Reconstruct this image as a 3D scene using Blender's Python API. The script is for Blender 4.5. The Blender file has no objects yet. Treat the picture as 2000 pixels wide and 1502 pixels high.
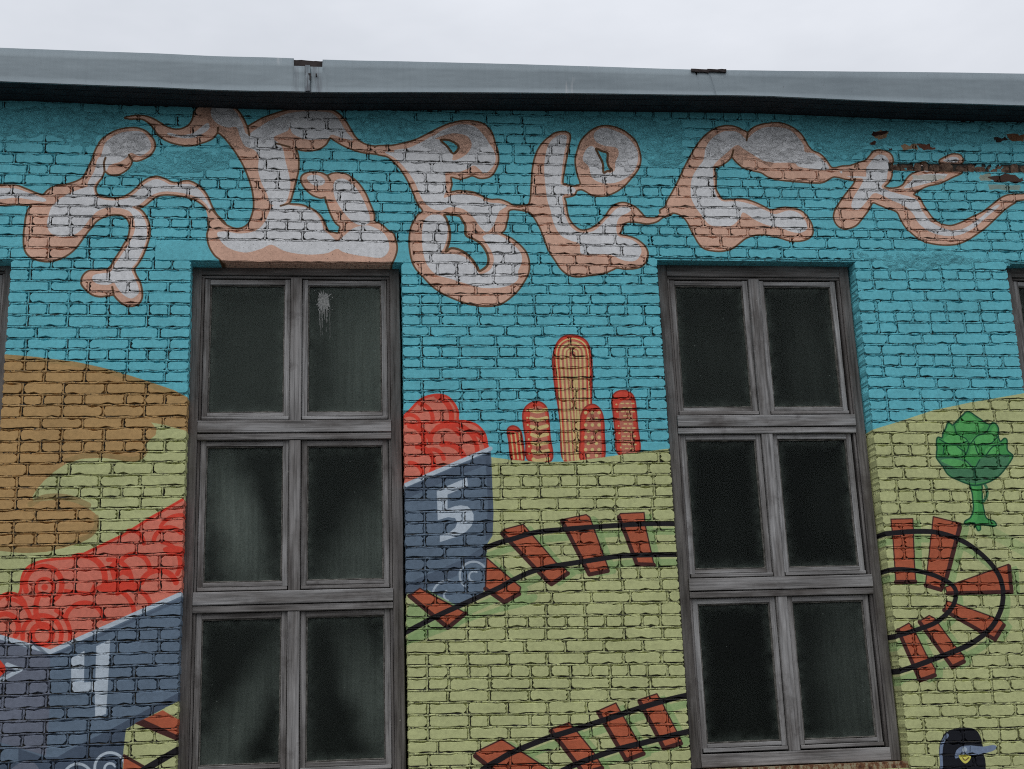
import bpy, bmesh, math, random
import numpy as np
from mathutils import Matrix, Vector

random.seed(7)
rng = np.random.default_rng(11)
S = bpy.context.scene
COL = S.collection

# ------------------------------------------------------------------ camera
F_PX, CAM_D, CAM_H = 2500.0, 8.4905, 1.6
A, B, C_ = -0.2584881911, -0.1316972183, -0.0366226128
ca, sa, cb, sb, cc, sc = math.cos(A), math.sin(A), math.cos(B), math.sin(B), math.cos(C_), math.sin(C_)
Rx = np.array([[1, 0, 0], [0, ca, -sa], [0, sa, ca]])
Ry = np.array([[cb, 0, sb], [0, 1, 0], [-sb, 0, cb]])
Rz = np.array([[cc, -sc, 0], [sc, cc, 0], [0, 0, 1]])
M = Rz @ Rx @ Ry
KM = np.array([[F_PX, 0, 1000], [0, F_PX, 751], [0, 0, 1.0]]) @ M
HINV = np.linalg.inv(KM)
cam = bpy.data.cameras.new('camera')
cam.sensor_width = 36.0
cam.lens = F_PX / 2000 * 36.0
cam.clip_start, cam.clip_end = 0.1, 2000
cob = bpy.data.objects.new('camera', cam)
COL.objects.link(cob)
w3 = lambda v: Vector((v[0], v[2], -v[1]))
r_, d_, f_ = w3(M[0]), w3(M[1]), w3(M[2])
cob.matrix_world = Matrix(((r_.x, -d_.x, -f_.x, 0), (r_.y, -d_.y, -f_.y, -CAM_D), (r_.z, -d_.z, -f_.z, CAM_H), (0, 0, 0, 1)))
S.camera = cob

# ------------------------------------------------------------------ sky, sun, exposure
SUN_EL, SUN_ROT = math.radians(48), math.radians(200)
world = bpy.data.worlds.new('World')
S.world = world
world.use_nodes = True
nt = world.node_tree
nt.nodes.clear()
N = nt.nodes.new
sky = N('ShaderNodeTexSky'); sky.sky_type = 'NISHITA'; sky.sun_disc = False
sky.sun_elevation, sky.sun_rotation = SUN_EL, SUN_ROT
tc = N('ShaderNodeTexCoord')
mp = N('ShaderNodeMapping'); mp.inputs['Scale'].default_value = (1.2, 1.2, 3.2)
cl = N('ShaderNodeTexNoise'); cl.inputs['Scale'].default_value = 2.3; cl.inputs['Detail'].default_value = 5; cl.inputs['Roughness'].default_value = 0.55
ramp = N('ShaderNodeValToRGB')
ramp.color_ramp.elements[0].position = 0.3; ramp.color_ramp.elements[0].color = (6.3, 6.6, 7.15, 1)
ramp.color_ramp.elements[1].position = 0.7; ramp.color_ramp.elements[1].color = (8.2, 8.45, 9.0, 1)
mix = N('ShaderNodeMix'); mix.data_type = 'RGBA'; mix.inputs['Factor'].default_value = 0.95
bg = N('ShaderNodeBackground'); bg.inputs['Strength'].default_value = 0.1
out = N('ShaderNodeOutputWorld')
L = nt.links.new
L(tc.outputs['Generated'], mp.inputs['Vector']); L(mp.outputs['Vector'], cl.inputs['Vector']); L(cl.outputs['Fac'], ramp.inputs['Fac'])
L(sky.outputs['Color'], mix.inputs['A']); L(ramp.outputs['Color'], mix.inputs['B'])
sz = N('ShaderNodeSeparateXYZ'); L(tc.outputs['Generated'], sz.inputs[0])
zm = N('ShaderNodeMapRange'); zm.inputs['From Min'].default_value = 0; zm.inputs['From Max'].default_value = 1
zm.inputs['To Min'].default_value = 0.55; zm.inputs['To Max'].default_value = 1.62
L(sz.outputs['Z'], zm.inputs['Value'])
cie = N('ShaderNodeMix'); cie.data_type = 'RGBA'; cie.blend_type = 'MULTIPLY'; cie.inputs['Factor'].default_value = 1
L(mix.outputs['Result'], cie.inputs['A']); L(zm.outputs['Result'], cie.inputs['B'])
L(cie.outputs['Result'], bg.inputs['Color']); L(bg.outputs['Background'], out.inputs['Surface'])
sun = bpy.data.lights.new('sun', 'SUN'); sun.energy = 0.5; sun.angle = math.radians(40); sun.color = (1, 0.98, 0.95)
so = bpy.data.objects.new('sun', sun); COL.objects.link(so)
sd = Vector((math.sin(SUN_ROT) * math.cos(SUN_EL), math.cos(SUN_ROT) * math.cos(SUN_EL), math.sin(SUN_EL)))
so.rotation_euler = sd.to_track_quat('Z', 'Y').to_euler()
S.view_settings.view_transform = 'Standard'; S.view_settings.look = 'None'
S.view_settings.exposure = 0.0; S.view_settings.gamma = 1.0
S.render.engine = 'CYCLES'
S.cycles.use_denoising = False
S.cycles.pixel_filter_type = 'BLACKMAN_HARRIS'; S.cycles.filter_width = 1.05
S.cycles.max_bounces = 5; S.cycles.diffuse_bounces = 3; S.cycles.glossy_bounces = 2; S.cycles.transparent_max_bounces = 8


# ------------------------------------------------------------------ the wall plane: a point of the photograph -> metres on the wall
def P(x, y, depth=0.0):
    v = HINV @ np.array([x, y, 1.0])
    k = CAM_D + depth
    return v[0] / v[2] * k, CAM_H - v[1] / v[2] * k


def PA(pts):
    a = np.asarray(pts, float)
    v = HINV @ np.vstack([a.T, np.ones(len(a))])
    return np.stack([v[0] / v[2] * CAM_D, CAM_H - v[1] / v[2] * CAM_D], 1)


def proj(x, y, z):
    q = KM @ np.array([x, -(z - CAM_H), y + CAM_D])
    return q[0] / q[2], q[1] / q[2]


# ------------------------------------------------------------------ the mural: flat paint, drawn by code
RES = 400
MX0, MX1, MZ0, MZ1 = -2.75, 5.75, 0.95, 6.55
MW, MH = int((MX1 - MX0) * RES), int((MZ1 - MZ0) * RES)
ILL = 0.465


def srgb2lin(c):
    c = np.asarray(c, float) / 255
    return np.where(c <= 0.04045, c / 12.92, ((c + 0.055) / 1.055) ** 2.4)


def alb(rgb):
    return np.clip(srgb2lin(rgb) / ILL, 0.004, 0.82)


BLUE, GREEN, OCHRE = alb((77, 142, 151)), alb((143, 146, 103)), alb((138, 110, 71))
OCHRE2 = alb((118, 99, 62))
WHITE, PEACH, BROWN = alb((173, 175, 168)), alb((182, 133, 115)), alb((78, 56, 36))
RED, PINK, SLATE, SLATE2, RIM = alb((166, 50, 35)), alb((174, 92, 76)), alb((76, 89, 102)), alb((56, 66, 79)), alb((142, 151, 158))
PURP = alb((82, 86, 97))
SLEEP, SLEEP2, RAIL, SHADE = alb((138, 70, 47)), alb((52, 25, 22)), alb((17, 14, 17)), alb((108, 130, 84))
CRED, CREAM, CPINK = alb((160, 54, 40)), alb((178, 147, 98)), alb((148, 88, 72))
TG, TG2, TGD, TGO = alb((52, 117, 60)), alb((72, 138, 74)), alb((56, 98, 68)), alb((16, 60, 40))
img = np.empty((MH, MW, 3)); img[:] = BLUE


def spline(pts, closed=True, n=6):
    p = np.asarray(pts, float)
    if closed:
        q = np.vstack([p[-1], p, p[0], p[1]])
    else:
        q = np.vstack([2 * p[0] - p[1], p, 2 * p[-1] - p[-2]])
    t = np.linspace(0, 1, n, endpoint=False)[:, None]
    o = []
    for i in range(1, len(q) - 2):
        a, b, c, d = q[i - 1], q[i], q[i + 1], q[i + 2]
        o.append(0.5 * (2 * b + (c - a) * t + (2 * a - 5 * b + 4 * c - d) * t * t + (3 * b - a - 3 * c + d) * t ** 3))
    o = np.vstack(o)
    return o if closed else np.vstack([o, p[-1]])


def to_img(pts):
    w = PA(pts)
    return np.stack([(w[:, 0] - MX0) * RES, (w[:, 1] - MZ0) * RES], 1)


def blend(i0, i1, j0, j1, cov, col):
    v = img[i0:i1, j0:j1]
    v += (col - v) * cov[..., None]


def coverage(p):
    j0, j1 = max(int(p[:, 0].min()) - 1, 0), min(int(p[:, 0].max()) + 2, MW)
    i0, i1 = max(int(p[:, 1].min()) - 1, 0), min(int(p[:, 1].max()) + 2, MH)
    if j1 <= j0 or i1 <= i0:
        return None
    cov = np.zeros((i1 - i0, j1 - j0 + 1))
    a, b = p, np.roll(p, -1, 0)
    for i in range(i0, i1):
        for sub in (0.25, 0.75):
            y = i + sub
            m = (a[:, 1] <= y) != (b[:, 1] <= y)
            if not m.any():
                continue
            xs = np.sort(a[m, 0] + (y - a[m, 1]) / (b[m, 1] - a[m, 1]) * (b[m, 0] - a[m, 0])) - j0
            xs = np.clip(xs, 0, j1 - j0)
            for s, e in zip(xs[::2], xs[1::2]):
                si, ei = int(s), int(e)
                row = cov[i - i0]
                if si == ei:
                    row[si] += 0.5 * (e - s)
                else:
                    row[si] += 0.5 * (si + 1 - s); row[si + 1:ei] += 0.5; row[ei] += 0.5 * (e - ei)
    return i0, i1, j0, j1, np.clip(cov[:, :-1], 0, 1)


def fill(pts, col, smooth=True, alpha=1.0):
    p = to_img(spline(pts) if smooth else pts)
    c = coverage(p)
    if c:
        blend(*c[:4], c[4] * alpha, col)


def stroke(pts, width, col, closed=False, smooth=True, alpha=1.0):
    q = spline(pts, closed, 6) if smooth else np.asarray(pts, float)
    if closed:
        q = np.vstack([q, q[0]])
    p = to_img(q)
    r = width * 0.0036 * RES / 2
    j0, j1 = max(int(p[:, 0].min() - r) - 1, 0), min(int(p[:, 0].max() + r) + 2, MW)
    i0, i1 = max(int(p[:, 1].min() - r) - 1, 0), min(int(p[:, 1].max() + r) + 2, MH)
    if j1 <= j0 or i1 <= i0:
        return
    cov = np.zeros((i1 - i0, j1 - j0))
    for (ax, ay), (bx, by) in zip(p[:-1], p[1:]):
        u0, u1 = max(int(min(ax, bx) - r - 1), j0), min(int(max(ax, bx) + r + 2), j1)
        v0, v1 = max(int(min(ay, by) - r - 1), i0), min(int(max(ay, by) + r + 2), i1)
        if u1 <= u0 or v1 <= v0:
            continue
        X, Y = np.meshgrid(np.arange(u0, u1) + .5, np.arange(v0, v1) + .5)
        dx, dy = bx - ax, by - ay
        t = np.clip(((X - ax) * dx + (Y - ay) * dy) / max(dx * dx + dy * dy, 1e-9), 0, 1)
        d = np.hypot(X - ax - t * dx, Y - ay - t * dy)
        s = cov[v0 - i0:v1 - i0, u0 - j0:u1 - j0]
        np.maximum(s, np.clip(r + .5 - d, 0, 1), out=s)
    blend(i0, i1, j0, j1, cov * alpha, col)


def arc(cx, cy, r, a0, a1, n=14, ry=None):
    return [(cx + r * math.cos(math.radians(a0 + (a1 - a0) * i / n)), cy - (ry or r) * math.sin(math.radians(a0 + (a1 - a0) * i / n))) for i in range(n + 1)]


def sh(pts, dx, dy):
    return [(x + dx, y + dy) for x, y in pts]


# --- hills
fill([(-600, 1492), (2700, 1492), (2700, 2300), (-600, 2300)], GREEN, False)
fill([(-300, 700), (12, 692), (70, 697), (150, 707), (220, 723), (290, 745), (340, 762), (368, 777), (420, 800), (420, 1700), (-300, 1700)], OCHRE, False)
fill([(430, 855), (365, 842), (340, 835), (318, 829), (295, 825), (306, 838), (304, 850), (291, 860), (283, 868), (286, 880), (280, 895), (262, 902), (230, 898), (200, 894), (160, 896), (130, 905), (105, 922), (85, 940), (70, 958), (63, 971), (66, 981), (85, 978), (118, 975), (145, 981), (170, 991), (186, 1003), (193, 1016), (190, 1031), (180, 1047), (160, 1059), (125, 1070), (90, 1078), (45, 1080), (0, 1076), (-300, 1070), (-300, 1750), (430, 1750)], GREEN, False)
stroke([(285, 880), (276, 892), (255, 897), (228, 893), (200, 889), (165, 890), (130, 899)], 9, OCHRE2, alpha=.75)
stroke([(60, 985), (85, 972), (118, 970), (147, 976), (172, 987)], 11, OCHRE2, alpha=.8)
stroke([(188, 1010), (188, 1028), (176, 1045), (155, 1055), (122, 1065), (88, 1073), (45, 1075), (0, 1071)], 9, OCHRE2, alpha=.8)
stroke([(15, 697), (70, 702), (150, 712), (220, 728), (290, 751), (340, 768)], 9, OCHRE2, alpha=.6)
fill([(700, 893), (960, 893), (1000, 898), (1050, 902), (1100, 902), (1140, 898), (1180, 893), (1240, 884), (1310, 876), (1420, 872), (1420, 1800), (700, 1800)], GREEN, False)
fill([(1600, 865), (1692, 843), (1760, 822), (1820, 802), (1900, 785), (1960, 775), (2000, 768), (2150, 752), (2700, 735), (2700, 1800), (1600, 1800)], GREEN, False)

# --- red heap and wagon 4
heap4 = [(-200, 1190), (-60, 1182), (0, 1168), (20, 1163), (38, 1159), (41, 1150), (42, 1133), (48, 1116), (62, 1103), (90, 1094), (130, 1090), (152, 1087), (190, 1069), (240, 1045), (290, 1014), (330, 991), (356, 976), (410, 945), (410, 1150), (98, 1280), (-200, 1240)]
fill(heap4, PINK, False)
stroke(heap4[4:17], 5, RED)
for cx, cy, r, a0, a1, w in ((85, 1142, 36, -60, 200, 9), (87, 1147, 17, 0, 360, 6), (87, 1147, 3, 0, 360, 6), (160, 1130, 45, -20, 110, 10), (215, 1135, 42, -10, 95, 8),
                             (262, 1112, 30, 0, 150, 8), (310, 1100, 42, -30, 80, 8), (330, 1060, 30, 40, 170, 8), (352, 1050, 44, 60, 150, 7), (255, 1062, 26, 0, 100, 7),
                             (82, 1240, 20, 0, 360, 10), (82, 1240, 38, -20, 190, 8), (82, 1240, 55, -10, 60, 7), (10, 1225, 26, -40, 170, 9), (15, 1215, 45, 10, 90, 7),
                             (165, 1215, 38, 10, 170, 8), (210, 1200, 52, 0, 80, 8), (255, 1190, 40, 10, 130, 8), (310, 1150, 36, 20, 160, 10), (130, 1190, 60, 150, 220, 9), (20, 1190, 30, 10, 150, 8)):
    stroke(arc(cx, cy, r, a0, a1), w, RED)
fill([(187, 1148), (205, 1139), (240, 1135), (270, 1140), (268, 1152), (230, 1156), (200, 1156)], RED)
fill([(318, 1072), (335, 1066), (358, 1070), (358, 1084), (330, 1084)], RED)
fill([(200, 1120), (225, 1092), (232, 1120), (246, 1100), (258, 1130), (240, 1122), (220, 1133), (214, 1112)], RED, False)
fill([(125, 1150), (175, 1156), (182, 1140), (187, 1150), (186, 1163), (125, 1160)], RED, False)
wag4 = [(-200, 1240), (0, 1246), (98, 1275), (353, 1163), (410, 1138), (410, 1350), (347, 1370), (325, 1379), (280, 1405), (246, 1424), (241, 1440), (240, 1475), (236, 1502), (236, 1700), (-200, 1700)]
fill(wag4, SLATE, False)
fill([(-200, 1247), (0, 1250), (98, 1279), (96, 1400), (90, 1476), (0, 1450), (-200, 1450)], PURP, False)
fill([(410, 1320), (350, 1352), (215, 1425), (140, 1462), (112, 1479), (85, 1479), (36, 1462), (36, 1490), (-200, 1488), (-200, 1700), (236, 1700), (240, 1475), (246, 1424), (280, 1405), (347, 1370), (410, 1350)], SLATE2, False)
stroke([(-200, 1225), (0, 1244), (98, 1273), (353, 1160), (410, 1135)], 8, RIM, smooth=False)
stroke([(60, 1252), (98, 1284), (353, 1171)], 5, SLATE2, smooth=False, alpha=.7)
fill([(-60, 1275), (0, 1289), (9, 1300), (12, 1311), (0, 1322), (-60, 1335)], RED, False)
stroke([(14, 1298), (40, 1308), (0, 1329)], 7, RIM, smooth=False)
fill([(139, 1286), (165, 1271), (164, 1333), (186, 1331), (188, 1262), (215, 1249), (211, 1335), (207, 1394), (186, 1403), (185, 1352), (139, 1352)], RIM, False)
fill([(20, 1505), (45, 1487), (60, 1487), (75, 1500), (80, 1530), (20, 1530)], PURP)
stroke(arc(215, 1500, 30, -20, 200), 4.5, RIM); stroke(arc(215, 1502, 11, 30, 230), 4, RIM)
stroke(arc(152, 1520, 28, 20, 160), 4.5, RIM)
fill([(347, 1372), (322, 1382), (345, 1398), (420, 1398), (420, 1360)], GREEN, False)
fill([(263, 1413), (318, 1387), (420, 1450), (420, 1490), (348, 1448)], SLEEP, False)
fill([(263, 1413), (280, 1405), (420, 1470), (420, 1490), (348, 1448)], SLEEP2, False)
fill([(242, 1474), (298, 1506), (330, 1540), (238, 1540)], SLEEP, False)
stroke([(242, 1476), (298, 1508), (330, 1530)], 5, SLEEP2)
stroke([(420, 1424), (347, 1465), (288, 1500), (240, 1530)], 12, RAIL, smooth=False)

# --- red heap and wagon 5
heap5 = [(740, 830), (775, 822), (790, 811), (802, 800), (815, 786), (830, 776), (854, 771), (873, 775), (887, 789), (894, 805), (895, 821), (910, 823), (930, 830), (945, 845), (950, 860), (951, 873), (955, 885), (860, 930), (740, 975)]
fill(heap5, PINK, False)
for cx, cy, r, a0, a1, w in ((838, 815, 44, -10, 70, 10), (815, 818, 30, -10, 80, 8), (800, 860, 28, -20, 90, 10), (870, 862, 30, 30, 180, 9), (880, 880, 52, -10, 120, 9), (870, 905, 38, -15, 100, 11),
                             (815, 905, 32, -30, 90, 9), (800, 930, 26, 0, 90, 8), (845, 900, 22, 10, 130, 8), (915, 880, 36, -10, 90, 9), (800, 830, 20, 0, 120, 7), (795, 880, 50, 20, 60, 9)):
    stroke(arc(cx, cy, r, a0, a1), w, RED)
stroke(heap5[1:16], 5, RED)
stroke([(790, 828), (840, 826), (895, 821)], 4, RED)
wag5 = [(740, 970), (793, 948), (958, 877), (960, 900), (962, 960), (964, 1000), (962, 1046), (952, 1062), (950, 1090), (948, 1130), (947, 1151), (938, 1164), (915, 1175), (897, 1186), (885, 1192), (870, 1191), (856, 1183), (840, 1165), (795, 1159), (740, 1150)]
fill(wag5, SLATE, False)
fill([(740, 985), (793, 953), (956, 884), (956, 906), (880, 935), (793, 975)], SLATE2, False, .65)
fill([(948, 888), (958, 884), (964, 1000), (962, 1046), (948, 1058), (953, 985)], SLATE2, False, .75)
fill([(950, 1064), (905, 1092), (840, 1120), (740, 1165), (740, 1200), (797, 1159), (870, 1135), (948, 1098)], SLATE2, False, .7)
stroke([(740, 970), (793, 947), (958, 876)], 8, RIM, smooth=False)
fill([(853, 958), (912, 933), (914, 949), (874, 966), (874, 994), (887, 989), (900, 987), (913, 989), (921, 996), (925, 1005), (925, 1016), (921, 1027), (911, 1038), (893, 1048), (859, 1059), (859, 1046), (878, 1040), (889, 1031), (893, 1021), (889, 1012), (875, 1010), (855, 1016)], RIM, False)
fill(arc(877, 1162, 31, 0, 360, 24), SLATE, False); fill(arc(922, 1130, 30, 0, 360, 24), SLATE, False)
stroke(arc(874, 1163, 29, 40, 230), 4, RIM, alpha=.75); stroke(arc(877, 1163, 10, 60, 260), 3.5, RIM, alpha=.75)
stroke(arc(925, 1124, 27, 40, 230), 4, RIM, alpha=.75); stroke(arc(926, 1126, 10, 60, 260), 3.5, RIM, alpha=.75)

# --- the track: sleepers with their painted shade, then the rails
sl = {
    'a': ([(800, 1163), (820, 1149), (909, 1197), (875, 1226)], [(800, 1164), (875, 1226), (909, 1198)]),
    'b': ([(951, 1090), (1017, 1147), (1014, 1160), (985, 1176), (948, 1150)], [(948, 1150), (985, 1176), (1014, 1160)]),
    'c': ([(980, 1044), (984, 1034), (1022, 1024), (1085, 1098), (1105, 1112), (1110, 1120), (1077, 1142), (1065, 1133)], [(981, 1042), (1068, 1134), (1077, 1141), (1109, 1120)]),
    'd': ([(1097, 1015), (1145, 1005), (1152, 1010), (1189, 1112), (1187, 1117), (1150, 1124)], [(1098, 1018), (1151, 1122), (1187, 1115)]),
    'e': ([(1207, 1008), (1212, 1003), (1258, 1001), (1261, 1030), (1278, 1105), (1243, 1104)], [(1209, 1010), (1244, 1102), (1277, 1103)]),
    'f': ([(926, 1479), (930, 1468), (980, 1444), (990, 1450), (1075, 1505), (1130, 1545), (1010, 1545), (950, 1497)], [(928, 1476), (955, 1498), (1010, 1540)]),
    'g': ([(1075, 1425), (1112, 1411), (1118, 1418), (1160, 1470), (1177, 1498), (1172, 1512), (1140, 1512)], [(1077, 1428), (1141, 1511), (1176, 1500)]),
    'h': ([(1167, 1389), (1203, 1373), (1212, 1390), (1257, 1467), (1257, 1473), (1222, 1487)], [(1169, 1392), (1223, 1485), (1257, 1472)]),
    'i': ([(1247, 1367), (1283, 1355), (1292, 1370), (1331, 1447), (1330, 1453), (1296, 1464)], [(1249, 1370), (1297, 1462), (1330, 1452)]),
    'j': ([(1740, 1014), (1783, 1013), (1786, 1100), (1789, 1139), (1750, 1140), (1744, 1050)], [(1750, 1137), (1788, 1136)]),
    'k': ([(1823, 1009), (1877, 1022), (1878, 1030), (1852, 1128), (1839, 1155), (1807, 1146)], [(1875, 1026), (1848, 1130), (1838, 1152), (1808, 1143)]),
    'l': ([(1970, 1102), (1974, 1110), (1978, 1159), (1850, 1161), (1846, 1147), (1872, 1137)], [(1971, 1106), (1976, 1156), (1851, 1159)]),
    'm': ([(1850, 1174), (1862, 1177), (1955, 1211), (1963, 1221), (1945, 1252), (1935, 1246), (1843, 1194)], [(1844, 1192), (1943, 1249), (1961, 1221)]),
    'n': ([(1795, 1214), (1815, 1202), (1825, 1207), (1862, 1258), (1884, 1283), (1882, 1293), (1862, 1305), (1853, 1298)], [(1796, 1215), (1860, 1303), (1883, 1292)]),
    'o': ([(1752, 1230), (1775, 1217), (1783, 1225), (1810, 1280), (1827, 1306), (1826, 1320), (1800, 1331), (1792, 1325)], [(1754, 1231), (1797, 1329), (1826, 1319)]),
}
rails = {
    1: ([(948, 1070), (975, 1060), (1000, 1053), (1045, 1040), (1100, 1034), (1150, 1030), (1210, 1026), (1265, 1023), (1318, 1023), (1400, 1026)], 9.5),
    2: ([(740, 1262), (800, 1231), (825, 1218), (862, 1199), (900, 1182), (937, 1165), (975, 1148), (1000, 1134), (1037, 1117), (1075, 1107), (1125, 1099), (1175, 1091), (1225, 1085), (1320, 1083), (1400, 1084)], 9.5),
    3: ([(900, 1540), (945, 1502), (975, 1484), (1000, 1470), (1060, 1445), (1110, 1429), (1175, 1408), (1240, 1386), (1300, 1368), (1342, 1358), (1400, 1345)], 10),
    4: ([(1020, 1545), (1105, 1502), (1150, 1483), (1205, 1464), (1260, 1450), (1310, 1437), (1347, 1428), (1400, 1414)], 10),
    5: ([(1690, 1058), (1708, 1050), (1722, 1044), (1745, 1041), (1790, 1038), (1830, 1040), (1870, 1052), (1900, 1069), (1930, 1095), (1950, 1122), (1958, 1146), (1959, 1170), (1953, 1196), (1935, 1227), (1900, 1255), (1862, 1273), (1830, 1285), (1785, 1302), (1760, 1310), (1751, 1315), (1742, 1327)], 10),
    6: ([(1700, 1128), (1720, 1120), (1735, 1114), (1760, 1112), (1790, 1115), (1820, 1122), (1845, 1133), (1860, 1143), (1867, 1156), (1866, 1171), (1859, 1187), (1846, 1202), (1825, 1217), (1800, 1227), (1772, 1236), (1750, 1243), (1740, 1251), (1730, 1262)], 9),
}
stroke([(1915, 1030), (1960, 1052), (2080, 1120)], 24, SHADE, alpha=.45)
for k, (p, w) in rails.items():
    stroke(sh(p, 8, 15), 13, SHADE, alpha=.8)
for k, (p, dk) in sl.items():
    fill(sh(p, 15, 3), SHADE, False, .8)
fill([(800, 1180), (850, 1200), (905, 1205), (960, 1190), (1040, 1160), (1040, 1178), (960, 1200), (900, 1220), (850, 1240), (800, 1252)], SHADE, True, .8)
for k, (p, dk) in sl.items():
    fill(p, SLEEP, False); stroke(dk, 8, SLEEP2, smooth=False); stroke(p, 2.5, SLEEP2, closed=True, smooth=False)
fill(arc(877, 1163, 30, 20, 110, 10) + [(877, 1163)], SLATE, False)
for k, (p, w) in rails.items():
    stroke(p, w, RAIL)

# --- cacti
def pill(base, col_out, w=4):
    fill(base, CRED); stroke(base, 3, alb((120, 38, 28)), closed=True)
c1 = [(1102, 900), (1095, 830), (1089, 785), (1083, 750), (1080, 715), (1080, 697), (1083, 682), (1090, 667), (1101, 657), (1116, 654), (1132, 657), (1146, 667), (1153, 684), (1156, 705), (1156, 760), (1155, 810), (1158, 900)]
pill(c1, None)
ax = lambda t: (1118 + 12 * t, 690 + 210 * t)
def arch(r, top):
    l = [(1118 - r + 14 * t, 692 + 206 * t) for t in (1, .75, .5, .25, 0)]
    r_s = [(1118 + r + 5 * t, 692 + 206 * t) for t in (0, .25, .5, .75, 1)]
    return l + [(1118 - r * .72, 692 - top * .72), (1118, 692 - top), (1118 + r * .72, 692 - top * .72)] + r_s
fill(arch(27, 28), CPINK)
for r, w in ((31, 3), (23, 4), (15, 4), (8, 3.5)):
    stroke(arch(r, r), w, CREAM)
stroke([(1119, 695), (1128, 898)], 3.5, CREAM)
stroke([(1124, 735), (1134, 850)], 3, CREAM)
c2 = [(1135, 899), (1134, 850), (1134, 820), (1138, 803), (1148, 792), (1160, 790), (1171, 798), (1178, 815), (1180, 845), (1178, 899)]
pill(c2, None)
fill([(1145, 899), (1142, 850), (1144, 822), (1150, 806), (1162, 802), (1171, 812), (1174, 840), (1173, 899)], CPINK)
for i, y in enumerate(range(806, 900, 12)):
    for x in ((1149, 1165) if i % 2 else (1144, 1157, 1170)):
        fill(arc(x, y, 3.6, 0, 360, 8), CREAM, False)
c3 = [(1032, 899), (1027, 862), (1023, 832), (1021, 811), (1026, 796), (1039, 786), (1054, 785), (1066, 794), (1071, 811), (1074, 850), (1077, 899)]
pill(c3, None)
fill([(1043, 899), (1038, 850), (1035, 815), (1039, 798), (1052, 793), (1063, 800), (1066, 815), (1069, 850), (1070, 899)], CPINK)
for y in range(800, 898, 16):
    stroke([(1036 + (y - 800) * .06, y + 1), (1050, y + 4), (1067 + (y - 800) * .04, y)], 7, CREAM)
for y in range(802, 895, 14):
    fill(arc(1029 + (y - 800) * .06, y, 2.2, 0, 360, 6), CREAM, False)
c4 = [(1000, 900), (994, 862), (991, 842), (995, 834), (1004, 832), (1013, 837), (1019, 850), (1023, 899)]
pill(c4, None)
for dx in (-8, 0, 8):
    stroke([(1006 + dx, 846), (1012 + dx, 896)], 3, CREAM)
c5 = [(1208, 887), (1202, 845), (1197, 800), (1196, 779), (1201, 768), (1212, 763), (1226, 764), (1236, 772), (1241, 787), (1245, 830), (1248, 886)]
pill(c5, None)
fill([(1216, 886), (1212, 840), (1208, 800), (1211, 786), (1224, 781), (1234, 786), (1237, 830), (1240, 886)], CPINK)
for i, y in enumerate(range(788, 882, 8)):
    for x in range(1213 + (4 if i % 2 else 0), 1236, 10):
        stroke([(x + (y - 788) * .05, y), (x + 5 + (y - 788) * .05, y)], 2.6, CREAM, smooth=False)
for y in range(790, 880, 14):
    fill(arc(1204 + (y - 790) * .1, y, 2.0, 0, 360, 6), CREAM, False)
fill([(960, 897), (1000, 898), (1050, 902), (1100, 902), (1140, 898), (1180, 893), (1240, 884), (1310, 876), (1310, 912), (960, 912)], GREEN, False)

# --- round tree
trunk = [(1895, 940), (1899, 965), (1901, 992), (1896, 1010), (1886, 1017), (1884, 1022), (1890, 1025), (1902, 1021), (1906, 1028), (1910, 1036), (1915, 1034), (1916, 1025), (1930, 1026), (1942, 1028), (1946, 1024), (1940, 1017), (1927, 1012), (1922, 997), (1919, 980), (1916, 942)]
stroke([(1922, 944), (1928, 956), (1927, 970), (1919, 982)], 6, TGD)
fill(trunk, TG); fill([(1897, 950), (1907, 950), (1910, 1000), (1906, 1018), (1888, 1021), (1899, 1008), (1903, 990)], TG2, True, .5); stroke(trunk, 3, TGO, closed=True)
crown = [(1886, 805), (1894, 804), (1905, 812), (1925, 825), (1934, 829), (1940, 825), (1946, 829), (1950, 837), (1950, 852), (1954, 862), (1962, 856), (1967, 860), (1967, 875), (1970, 882), (1978, 889), (1976, 897), (1965, 913), (1950, 930), (1930, 942), (1906, 948), (1890, 945), (1870, 937), (1852, 927), (1842, 912), (1830, 896), (1829, 887), (1830, 876), (1829, 861), (1832, 854), (1840, 855), (1842, 845), (1847, 837), (1850, 828), (1855, 825), (1861, 830), (1870, 821), (1881, 810)]
fill(crown, TG)
fill([(1832, 896), (1862, 893), (1890, 900), (1903, 912), (1915, 895), (1945, 888), (1972, 894), (1950, 928), (1906, 944), (1860, 930)], TGD)
for lob in ([(1866, 836), (1880, 815), (1890, 808), (1905, 818), (1922, 832), (1905, 840), (1880, 842)], [(1843, 858), (1858, 848), (1880, 850), (1890, 862), (1870, 866), (1850, 866)], [(1896, 862), (1910, 850), (1935, 848), (1948, 858), (1930, 868), (1905, 868)],
            [(1846, 880), (1860, 870), (1875, 876), (1876, 888), (1855, 890)], [(1894, 886), (1900, 868), (1910, 876), (1914, 888)], [(1924, 880), (1935, 872), (1950, 878), (1948, 890), (1930, 890)], [(1838, 900), (1860, 896), (1885, 902), (1897, 914), (1870, 914)],
            [(1848, 840), (1855, 830), (1864, 842), (1856, 850)], [(1936, 842), (1943, 832), (1947, 845), (1940, 850)]):
    fill(lob, TG2, True, .8)
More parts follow.
